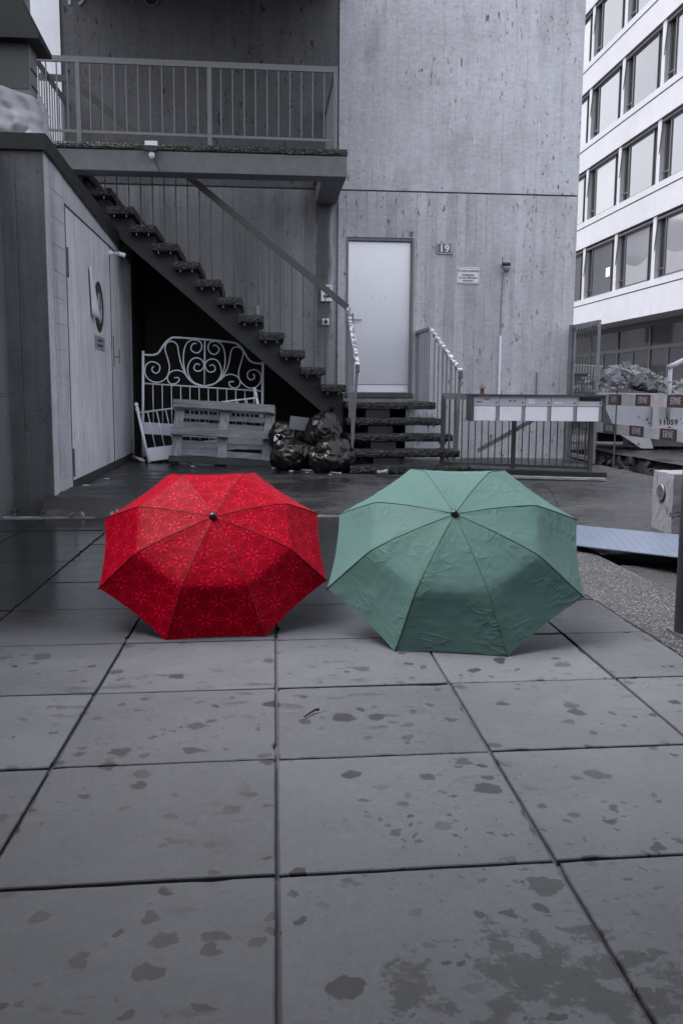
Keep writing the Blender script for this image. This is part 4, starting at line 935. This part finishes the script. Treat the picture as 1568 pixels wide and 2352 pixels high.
def bag(name, c, r, label, seed, knot=None):
    th_ = thing(name, (c[0], c[1], G), label, 'rubbish bag', 'black rubbish bags by the steps')
    import bmesh
    bm = bmesh.new(); bmesh.ops.create_icosphere(bm, subdivisions=5, radius=1)
    for v in bm.verts:
        d = v.co.normalized(); k = 1.0
        if knot is not None:
            kd = Vector(knot).normalized(); q = max(0, d.dot(kd)); k += .28*q**10
        f1 = mn.noise(d*1.5+V(seed,0,0))*.15
        az_ = math.atan2(d.y, d.x); dd = V(math.cos(az_)*2.2, math.sin(az_)*2.2, d.z*.9) + V(mn.noise(d*1.7),mn.noise(d*1.9+V(5,0,0)),0)*.9
        rid = (1-abs(mn.noise(dd*1.5+V(0,seed,0)))*2.4); rid2 = 1-abs(mn.noise(d*5+dd+V(0,0,seed)))*2.2
        k += f1 + .10*(rid-.4) + .014*(rid2-.4)
        p = Vector((d.x*r[0], d.y*r[1], d.z*r[2]))*k
        if p.z < -r[2]*.8: p.z = -r[2]*.8 + (p.z+r[2]*.8)*.15
        v.co = p
    me = bpy.data.meshes.new('bag_skin'); bm.to_mesh(me); bm.free(); me.materials.append(M['bag'])
    for p in me.polygons: p.use_smooth = True
    o = inst('bag_skin', me, c, th_)
    if knot is not None:
        kd = Vector(knot).normalized(); p0 = Vector((kd.x*r[0], kd.y*r[1], kd.z*r[2]))*1.15 + Vector(c)
        b = MB()
        for q in range(6):
            a = q*1.05+seed; w = V(math.cos(a), math.sin(a), 0)
            b.add([p0-kd*.03, p0+w*.018+kd*.01, p0+w*.05+kd*.07, p0+w*.02+kd*.085, p0+V(-w.y,w.x,0)*.02+kd*.03], [(0,1,2,3),(0,3,4)])
        b.build('tied_neck', M['bag'], th_)
    return th_
bag('rubbish_bag', (.76,10.30,G+.16), (.27,.24,.21), 'front right black rubbish bag beside the lowest step', 1.3, (.35,-.2,.9))
bag('rubbish_bag', (.33,10.60,G+.15), (.26,.22,.19), 'black rubbish bag next to the pallet, left of the others', 4.1, (-.4,-.2,.8))
bag('rubbish_bag', (.70,10.85,G+.40), (.22,.2,.24), 'upper black rubbish bag heaped against the stair, with knot on top', 8.7, (.35,0,.95))
bag('rubbish_bag', (.27,11.15,G+.36), (.22,.16,.19), 'flattened black rubbish bag behind the heap near the pallet end', 12.2, None)
def scrap(name, c, size, mat, label, cat, seed, group=None, flat=.25):
    import bmesh
    bm = bmesh.new(); bmesh.ops.create_icosphere(bm, subdivisions=2, radius=1)
    for v in bm.verts:
        d = v.co.normalized(); k = 1+.45*mn.noise(d*2.2+V(seed,0,0)); v.co = V(d.x*size*k, d.y*size*k*.8, d.z*size*k*flat)
    me = bpy.data.meshes.new(name); bm.to_mesh(me); bm.free(); me.materials.append(mat)
    o = bpy.data.objects.new(name, me); C.objects.link(o); o.location = c; ORG[o] = Vector(c); tag(o, label, cat, group); return o
scrap('foam_lump', (.17,10.72,.47), .07, M['sign_white'], 'crumpled white foam lump on the bags beside the pallet', 'litter', 2, flat=.7)
cdb = thing('cardboard_sheet', (.42, 11.0, .6), 'grey cardboard flap propped between the rubbish bags', 'cardboard')
MB().box(.30,.60,11.02,11.03,.56,.72).rot(Matrix.Rotation(.12,3,'Y'),(.42,11,.6)).build('flap', M['card'], cdb)
k_ = 0
for c, s_, lab in (((-.86,10.92,G+.012),.03,'white paper scrap on wet asphalt below the pallet, left'), ((.13,10.62,G+.01),.035,'crumpled pale wrapper at the right foot of the pallet'),
        ((.30,10.32,G+.008),.028,'small pale scrap in front of the left rubbish bag'), ((.48,10.18,G+.006),.02,'tiny white scrap before the rubbish bags'),
        ((.72,9.9,G+.006),.02,'white cigarette packet scrap left of the lowest step'), ((-1.62,9.45,G+.005),.03,'white scrap beside the shed threshold'),
        ((-1.70,8.75,G+.006),.05,'flat pale leaf at the shed threshold near the hinge')):
    k_ += 1; scrap('litter_scrap', c, s_, M['paper'], lab, 'litter', k_*3.3, 'litter scraps on the asphalt', .2)
ct = thing('crushed_can', (1.28, 9.78, G), 'crushed drink can lying before the lowest step', 'can')
MB().lathe([(.0,0),(.03,0),(.034,.01),(.024,.05),(.034,.1),(.03,.115),(.0,.112)], (1.23,9.80,G+.032), (1,-.25,.12), 12).build('can_body', M['galv'], ct)
tb = thing('white_rod', (.25, 10.4, G), 'thin white rod on the ground by the rubbish bags', 'rod')
MB().tube([(.08,10.68,G+.012),(.35,10.55,G+.012),(.85,10.02,G+.01)], .006, 6).build('rod', M['sign_white'], tb)

# leaves at the foot of the shed corner
rs = random.Random(21); b = MB()
lf_me = MB().add([(0,0,0),(.03,-.012,.006),(.06,0,.012),(.03,.012,.008)], [(0,1,2,3)]).mesh('dead_leaf', M['card'])
for k in range(16):
    u = -2.08+rs.random()**1.6*.9; v = 7.45+rs.uniform(-.18,.14) - (.1 if u > -1.7 else -.1)
    o = bpy.data.objects.new('dead_leaf', lf_me); C.objects.link(o); o.location = (u, v, .016); s_ = rs.uniform(.7,1.4); o.scale = (s_,s_,s_)
    o.rotation_euler = (rs.uniform(-.5,.5), rs.uniform(-.6,.2), rs.uniform(0,6.28)); tag(o, 'dead grey leaf on the paving at the shed corner', 'leaf', 'dead leaves at the shed corner')
tw = thing('twig', (.147, 2.79, 0), 'small dark twig lying on a dry slab in the foreground', 'twig')
MB().tube([(.122,2.76,.004),(.14,2.785,.006),(.158,2.808,.008),(.172,2.815,.008)], [.0025,.003,.004,.0045], 6).build('stem', M['rubber'], tw)

# ------------------------------------------------------------------ umbrellas
def umbrella(name, label, H, az, el, sp, R, D, rk, dk, mat, seam, wr, seed):
    H = Vector(H); a = V(math.sin(az)*math.cos(el), -math.cos(az)*math.cos(el), math.sin(el))
    e1 = V(0,0,1).cross(a).normalized(); e2 = a.cross(e1)
    um = thing(name, (H.x, H.y+.1, 0), label, 'umbrella')
    def prof(s):                       # s 0..1 hub->knee->tip
        S1 = .60
        if s < S1:
            q = s/S1; r = .008+(rk-.008)*q; d = dk*(.5*q+.5*q*q)
        else:
            q = (s-S1)/(1-S1); r = rk+(R-rk)*q; d = dk+(D-dk)*(q*.98+.02*q*q)
        return r, d
    def profs(s):                      # rounded knee
        w = .045; A = prof(max(0,s-w)); B = prof(s); C_ = prof(min(1,s+w))
        if s < w or s > 1-w: return B
        return (A[0]+2*B[0]+C_[0])/4, (A[1]+2*B[1]+C_[1])/4
    def rib(i, s, lift=0):
        r, d = profs(s); an = sp+i*math.pi/4
        return H + (e1*math.cos(an)+e2*math.sin(an))*r - a*(d-lift)
    NS, NTT = 64, 26
    for i in range(8):
        b = MB(); b.uv = []
        mid = sp+(i+.5)*math.pi/4; nx_ = e1*math.cos(mid)+e2*math.sin(mid)
        for js in range(NS+1):
            s = js/NS; p, q = rib(i, s), rib(i+1, s); wd = (q-p).length
            rr_, dd_ = profs(s)
            for k in range(NTT+1):
                t = k/NTT; pt = p.lerp(q, t)
                bow = 4*t*(1-t)
                # fabric pulled tight: slightly hollow between ribs, scalloped hem
                pt -= a*(bow*.004*math.sin(min(1,s/.6)*math.pi*.5)*(1 if s < .6 else (1-(s-.6)/.4*.6)))
                if s > .8: pt -= nx_*(bow*.012*((s-.8)/.2)**2)
                if s > .6: pt -= (nx_*.5+a*.2).normalized()*bow*.010*math.sin((s-.6)/.4*math.pi)
                # creases: tension folds running off the ribs and knees
                edge = (abs(t-.5)*2)**3; kn = math.exp(-((s-.62)/.09)**2); hem = sstep(.85, 1, s)
                w1 = mn.noise((seed+i*7+s*5, t*14, 1.0)); w2 = mn.noise((seed+i*5+s*22+t*6, t*9, 4.0)); w3 = mn.noise((seed+i*3+s*9, t*5-s*9, 9.0))
                w4 = max(0, 1-abs(mn.noise((seed+i*9+s*7+t*3, t*7-s*5, 2.0)))*7)*max(0, mn.noise((seed+i*2+s*3, t*3, 7.0))+.15)
                fold = wr*(edge*.0016*w2 + kn*.0012*w1 + .0011*w3*math.sin(s*math.pi) + .0042*w4 + hem*.0018*mn.noise((seed+i*11, t*11, 0)))
                fade = min(1, bow*6)
                pt += (a*.8+nx_*.5).normalized()*fold*fade
                if k in (0, NTT): pt -= a*.0012
                b.v.append(pt)
                b.uv.append(((t-.5)*wd + i*.031, rr_*1.0 + dd_*.75))
        for js in range(NS):
            for k in range(NTT):
                f = (js*(NTT+1)+k, (js+1)*(NTT+1)+k, (js+1)*(NTT+1)+k+1, js*(NTT+1)+k+1); b.f.append(f)
        b.build('canopy_panel', mat, um, smooth=True)
        MB().tube([rib(i, s/30, .0006) for s in range(1, 31)], .0014, 5).build('seam', seam, um, smooth=True)
        rb = MB().tube([rib(i, s/24, -.007) for s in range(1, 25)], .0022, 6).build('rib', M['shaft'], um, smooth=True)
        MB().tube([rib(i, .45, -.009), H - a*.20], .002, 5).build('stretcher', M['shaft'], rb)
        tp_, kk = rib(i, 1), rib(i, .95); d = (tp_-kk).normalized()
        MB().tube([tp_-d*.006, tp_+d*.008], .0028, 6).build('rib_tip', M['black'], rb)
    L = (H.z-.03)/math.sin(el)
    MB().tube([H+a*.002, H-a*.3, H-a*(L-.09)], [.0065,.0065,.005], 10).build('shaft', M['shaft'], um, smooth=True)
    MB().lathe([(.006,-L+.10),(.013,-L+.09),(.016,-L+.05),(.016,-L+.015),(.010,-L)], H, a, 14).build('handle', M['black'], um, smooth=True)
    MB().lathe([(.012,-.21),(.012,-.18),(.006,-.178)], H, a, 12).build('runner', M['black'], um)
    MB().lathe([(.017,-.004),(.0175,.004),(.014,.008),(.0135,.016),(.010,.020),(.0,.021)], H, a, 20).build('ferrule_cap', M['black'], um, smooth=True)
    return um, rib, a
umR, ribR, aR = umbrella('red_umbrella', 'open red umbrella with tone-on-tone flower pattern lying on the paving', (-.226,3.957,.480), .042, .887, .412, .537, .214, .360, .066, M['red'], M['seam_r'], .7, 3.0)
umG, ribG, aG = umbrella('green_umbrella', 'open plain sage green umbrella lying right of the red one', (.790,3.691,.524), -.233, .901, .399, .579, .245, .377, .082, M['green'], M['seam_g'], 1.25, 40.0)
# closing strap of the green umbrella, loose over the far right edge
t1_, t0_ = ribG(1, 1), ribG(0, 1)
b = MB(); nn = 14
for i in range(nn+1):
    t = i/nn; c = t1_.lerp(t0_, .40+.36*t) + V(.006, .012, -.012) + V(.02, .012, .05)*math.sin(t*math.pi)*(1-.35*t)
    b.v += [c, c + V(-.004, .018, .026)]
for i in range(nn): b.f.append((2*i, 2*i+2, 2*i+3, 2*i+1))
b.build('closing_strap', M['rubber'], umG, smooth=True)

# ------------------------------------------------------------------ office building at the right
ob = thing('office_building', (13, 29, 0), 'white banded office block with rows of dark-framed windows at right', 'building')
FU = 11.6; VA, VB = 20.6, 39.0
FL = [(3.39, 4.20), (6.28, 6.98), (9.04, 9.74), (11.80, 12.52), (14.58, 15.3)]
for z0, z1 in FL:
    MB().box(FU, 24, VA, VB, z0, z1).build('spandrel_band', M['render'], ob)
    for k in range(7): MB().box(FU-.001, FU+.01, 20.9+3.02*k, 20.912+3.02*k, z0+.01, z1-.01).build('panel_joint', M['alu_dk'], ob)
    MB().box(FU+.03, 24, VA, VB, z1+.001, z1+.03).build('shadow_groove', M['frame'], ob)
    MB().box(FU-.02, FU+.4, VA, VB, z1+.031, z1+.22).build('sill_band', M['render'], ob)
MB().box(FU+.28, 24, VA+.1, VB-.1, 4.3, 16.5).build('core', M['frame'], ob)
PV = [21.0+3.02*k for k in range(7)]
FLW = [(4.42, 6.279), (7.20, 9.039), (9.96, 11.799), (12.74, 14.579)]
pil = MB().box(FU+.04, FU+.30, -.12, .12, 0, 1).mesh('pillar', M['render'])
fr_me = MB()
Wd, Hh = 2.78, 1.0
for z0, z1 in FLW:
    for v in PV: inst('pillar', pil, (0, v, z0), ob, (1,1,z1-z0))
def win_parts(h):
    W = 2.78; f = MB(); X = FU+.17
    f.box(X,X+.1,-W/2,W/2,0,.09).box(X,X+.1,-W/2,W/2,h-.10,h)
    for y0, y1 in ((-W/2,-W/2+.10),(-W/2+.34,-W/2+.42),(W/2-.46,W/2-.36),(W/2-.10,W/2)): f.box(X,X+.1,y0,y1,.09,h-.10)
    f.box(X-.05,X-.001,-W/2+.42,-W/2+.47,.03,h-.1).box(X-.05,X-.001,W/2-.52,W/2-.47,.03,h-.1).box(X-.05,X-.001,-W/2+.47,W/2-.52,.03,.09).box(X-.05,X-.001,-W/2+.47,W/2-.52,h-.16,h-.1)
    pn = MB().box(X-.02,X-.012,-W/2+.47,W/2-.52,.09,h-.16); sp_ = MB().box(X+.04,X+.045,-W/2+.05,W/2-.05,.05,h-.05)
    rl_ = MB().tube([(FU+.1,-W/2,h-.08),(FU+.1,W/2,h-.08)], .05, 8)
    ar = MB().tube([(FU+.06,W/2-.03,h-.1),(FU+.0,W/2-.02,h*.45)], .016, 6).tube([(FU+.14,W/2-.45,h-.1),(FU+.2,W/2-.42,h*.45)], .016, 6)
    gb = MB().bar((X-.03,W/2-.5,.3),(X-.03,W/2-.02,.3), .02, .03)
    return (f.mesh('window', M['frame']), pn.mesh('pane', M['pane']), sp_.mesh('side_pane', M['pane_dk']), rl_.mesh('blind_roller', M['steel_dk']), ar.mesh('awning_arm', M['steel_dk']), gb.mesh('guard_bar', M['frame']))
WP = win_parts(1.84)
PANES = [WP[1]]
for k in ('pane2','pane3'):
    q = WP[1].copy(); q.materials.clear(); q.materials.append(M[k]); PANES.append(q)
for z0, z1 in FLW:
    for v0, v1 in zip(PV, PV[1:]):
        c = (0, (v0+v1)/2, z0); w = inst('window', WP[0], c, ob)
        for nm, me in zip(('pane','side_pane','blind_roller','awning_arm','guard_bar'), WP[1:]):
            if nm == 'pane': me = random.choice(PANES)
            o = bpy.data.objects.new(nm, me); C.objects.link(o); o.parent = w; ORG[o] = ORG[ob]
# lowest row: bunched blind seen through two panes
X = FU+.14
for v in (PV[2], PV[1]):
    b = MB(); 
    for k in range(13):
        t = k/12; vv_ = v+.55+1.75*t; zb = 4.42+.62+.18*(1-math.sin(t*math.pi))
        b.v += [V(X, vv_, 4.52), V(X, vv_, zb)]
    for k in range(12): b.f.append((2*k, 2*k+2, 2*k+3, 2*k+1))
    b.build('dark_lower_pane', M['steel'], ob)
MB().box(X-.012, X-.006, PV[4]-2.35, PV[4]-2.0, 5.0, 5.3).build('window_notice', M['sign_white'], ob)
# ground floor glazing set back under the first band
GU = 12.6
MB().box(GU+.06, 24, VA+.2, VB-.2, 0, 3.385).build('ground_floor_core', M['frame'], ob)
b = MB(); 
mv = [20.9+2.74*k for k in range(7)]
for v in mv: MB().box(GU-.04, GU+.058, v-.06, v+.06, .1, 3.30).build('mullion', M['frame'], ob)
for v in mv[:-1]: MB().box(GU-.03, GU+.058, v+1.32, v+1.40, .1, 2.46).build('mullion', M['frame'], ob)
MB().box(GU-.035, GU+.057, mv[0], mv[-1], 2.462, 2.58).build('transom', M['frame'], ob); MB().box(GU-.05, GU+.057, VA+.2, VB-.2, 3.21, 3.384).build('soffit_beam', M['frame'], ob)
for v in mv[:-1]:
    MB().box(GU+.0, GU+.02, v+.062, v+2.678, 2.582, 3.208).build('shop_pane', M['pane_dk'], ob)
    for q0, q1 in ((.062,1.318),(1.402,2.678)): MB().box(GU+.0, GU+.02, v+q0, v+q1, .1, 2.46).build('shop_pane', M['pane_dk'], ob)
MB().box(GU-.3, GU+.05, 37.4, VB, .1, 3.385).build('end_pier', M['render'], ob)
# opposite block behind the tower (seen mirrored in the shop windows)
ob2 = thing('rear_block', (-14, 50, 0), 'pale rear block mirrored in the shop windows', 'building')
MB().box(-22, 4, 52, 62, 0, 11).build('wall', M['render'], ob2)
for k in range(9):
    for z in (1.0, 4.0, 7.2): MB().box(-21+2.8*k, -19.4+2.8*k, 51.93, 51.995, z, z+1.7).build('window', M['frame'], ob2)

# ------------------------------------------------------------------ building site at the right
def heap(name, u0, u1, v0, v1, zf, n, s0, s1, mat, seed, parent=None):
    rs = random.Random(seed); b = MB()
    import bmesh
    for k in range(n):
        u, v = rs.uniform(u0,u1), rs.uniform(v0,v1); s_ = rs.uniform(s0,s1)*(1 if rs.random() < .85 else 1.8)
        M3 = Matrix.Rotation(rs.uniform(0,6.28),3,'X') @ Matrix.Rotation(rs.uniform(0,6.28),3,'Z')
        pts = [V(x*rs.uniform(.5,1.1), y*rs.uniform(.5,1.1), z*rs.uniform(.4,.9)) for x in (-1,1) for y in (-1,1) for z in (-1,1)]
        c = V(u, v, zf(u, v) + rs.uniform(-.3,.4)*s_)
        b.add([c + M3 @ (p*s_) for p in pts], [(0,1,3,2),(4,6,7,5),(0,4,5,1),(2,3,7,6),(0,2,6,4),(1,5,7,3)])
    o = b.build(name, mat, parent, (0,0,0) if not parent else None); return o
o = heap('trench_rubble', 4.35, 5.45, 8.4, 14.4, lambda u, v: -.22+.24*sstep(4.9,5.5,u), 900, .02, .055, M['soil'], 5); o['kind'] = 'stuff'
sk = thing('rubble_skip', (7, 14.9, G), 'chipped pale builders skip numbered 11059 heaped with rubble', 'skip')
SV = 14.4
MB().prism([(5.42,.98),(5.75,.36),(8.9,.36),(9.1,.98)], lambda a, z, d: V(a, d, z), SV, SV+1.7).build('body', M['skip'], sk, bevel=.01)
MB().box(5.36, 9.15, SV-.05, SV+1.75, .981, 1.04).build('rim', M['skip'], sk)
for u in (6.30, 7.2, 8.1): MB().box(u, u+.10, SV-.07, SV-.002, .30, .98).build('rib', M['skip'], sk)
MB().box(5.85, 8.9, SV-.045, SV-.003, .42, .47).build('side_rail', M['skip'], sk)
MB().box(5.95, 8.8, SV+.05, SV+.25, .17, .355).build('skid', M['steel_dk'], sk); MB().box(5.95, 8.8, SV+1.4, SV+1.6, .17, .355).build('skid', M['steel_dk'], sk)
MB().prism([(5.8,.355),(6.28,.355),(6.35,.14),(6.15,.14)], lambda a, z, d: V(a, d, z), SV-.04, SV+.05).build('foot', M['skip'], sk)
text('11059', .12, face_front((6.60, SV-.0035, .565)), M['ink'], sk, bold=.004)
MB().tube([(6.54,SV-.1,.62),(6.54,SV-.1,1.47)], .035, 10).tube([(6.50,SV-.1,1.45),(6.62,SV-.1,1.50),(6.78,SV-.1,1.58),(7.05,SV-.1,1.59),(7.4,SV-.1,1.5)], .045, 10).build('lifting_bracket', M['skip'], sk, smooth=True)
def rub(u, v):
    j = (v-SV+.02)/1.7
    h_ = .20*sstep(0,.25,j)*(1-.4*sstep(.6,1,j)) + .10*math.sin((u-5.4)*2.4)+ .08*math.exp(-((u-6.1)/.3)**2)
    return 1.0 + max(0,h_)*sstep(5.38,5.7,u)*1.1 + .06*mn.noise((u*5,v*5,0))
b = MB(); nx, ny = 60, 24
for i in range(nx+1):
    for j in range(ny+1):
        u, v = 5.38+3.7*i/nx, SV-.02+1.7*j/ny; b.v.append(V(u, v, rub(u, v) - .03))
for i in range(nx):
    for j in range(ny): b.f.append((i*(ny+1)+j,(i+1)*(ny+1)+j,(i+1)*(ny+1)+j+1,i*(ny+1)+j+1))
o = b.build('rubble', M['soil'], sk); o['kind'] = 'stuff'
o = heap('rubble_lumps', 5.42, 8.9, SV+.0, SV+1.3, rub, 1900, .022, .055, M['rubble'], 9, sk); o['kind'] = 'stuff'
b = MB(); rs = random.Random(4)
for k in range(16):
    u = rs.uniform(5.6,7.2); p0 = V(u, SV+.05, 1.1); b.tube([p0, p0+V(rs.uniform(-.25,.25),-.05,rs.uniform(.05,.2)), p0+V(rs.uniform(-.5,.5),-.1,rs.uniform(-.05,.32))], .007, 5)
b.build('bent_wire', M['rust'], sk)
dt = thing('dumper_tray', (8, 22.3, G), 'dark sloping dumper tray seen through the bars of the gate', 'dumper')
MB().prism([(7.3,1.75),(8.36,1.70),(8.25,1.50),(7.35,1.50)], lambda a, z, d: V(a, d, z), 22, 23.4).build('tray', M['steel'], dt, bevel=.02)
MB().prism([(7.35,1.76),(7.65,1.98),(7.9,1.76)], lambda a, z, d: V(a, d, z), 22.1, 23.3).build('cab_guard', M['steel_dk'], dt)
MB().box(7.45, 8.1, 22.2, 23.2, .55, 1.495).build('chassis', M['steel_dk'], dt)
for a in (7.55, 8.0): MB().lathe([(.0,0),(.42,0),(.45,.05),(.45,.25),(.0,.3)], (a,21.95,.56), (0,1,0), 20).build('wheel', M['black'], dt)
for a in (7.55,): pass
# barrier boards
def barrier(name, z0, z1, label, seed):
    br = thing(name, (4.74, 11, G), label, 'barrier board')
    L = .46; k = 0; v = 13.16 if seed == 1 else 13.31
    while v > 8.2:
        red = k % 2 == 0
        dz = 0
        MB().box(4.735, 4.755, v-L+.001, v-.001, z0+dz, z1+dz).build('red_segment' if red else 'white_segment', M['tape_red'] if red else M['tape_white'], br)
        if red: text('ERNE', .118, face_left((4.7338, v-L/2, (z0+z1)/2)), M['tape_white'], br, bold=0, font_w=.92)
        v -= L; k += 1
    return br
barrier('barrier_board', .872, 1.018, 'upper red and white barrier board right of the letterboxes', 1)
barrier('barrier_board', .482, .62, 'lower red and white barrier board in front of the skip', 2)
stk = thing('rebar_stake', (4.69, 11.9, .1), 'thin rusty rebar stake holding the barrier boards', 'stake')
MB().tube([(4.715,11.9,-.2),(4.722,11.9,1.06)], .011, 8).build('rod', M['rust'], stk)
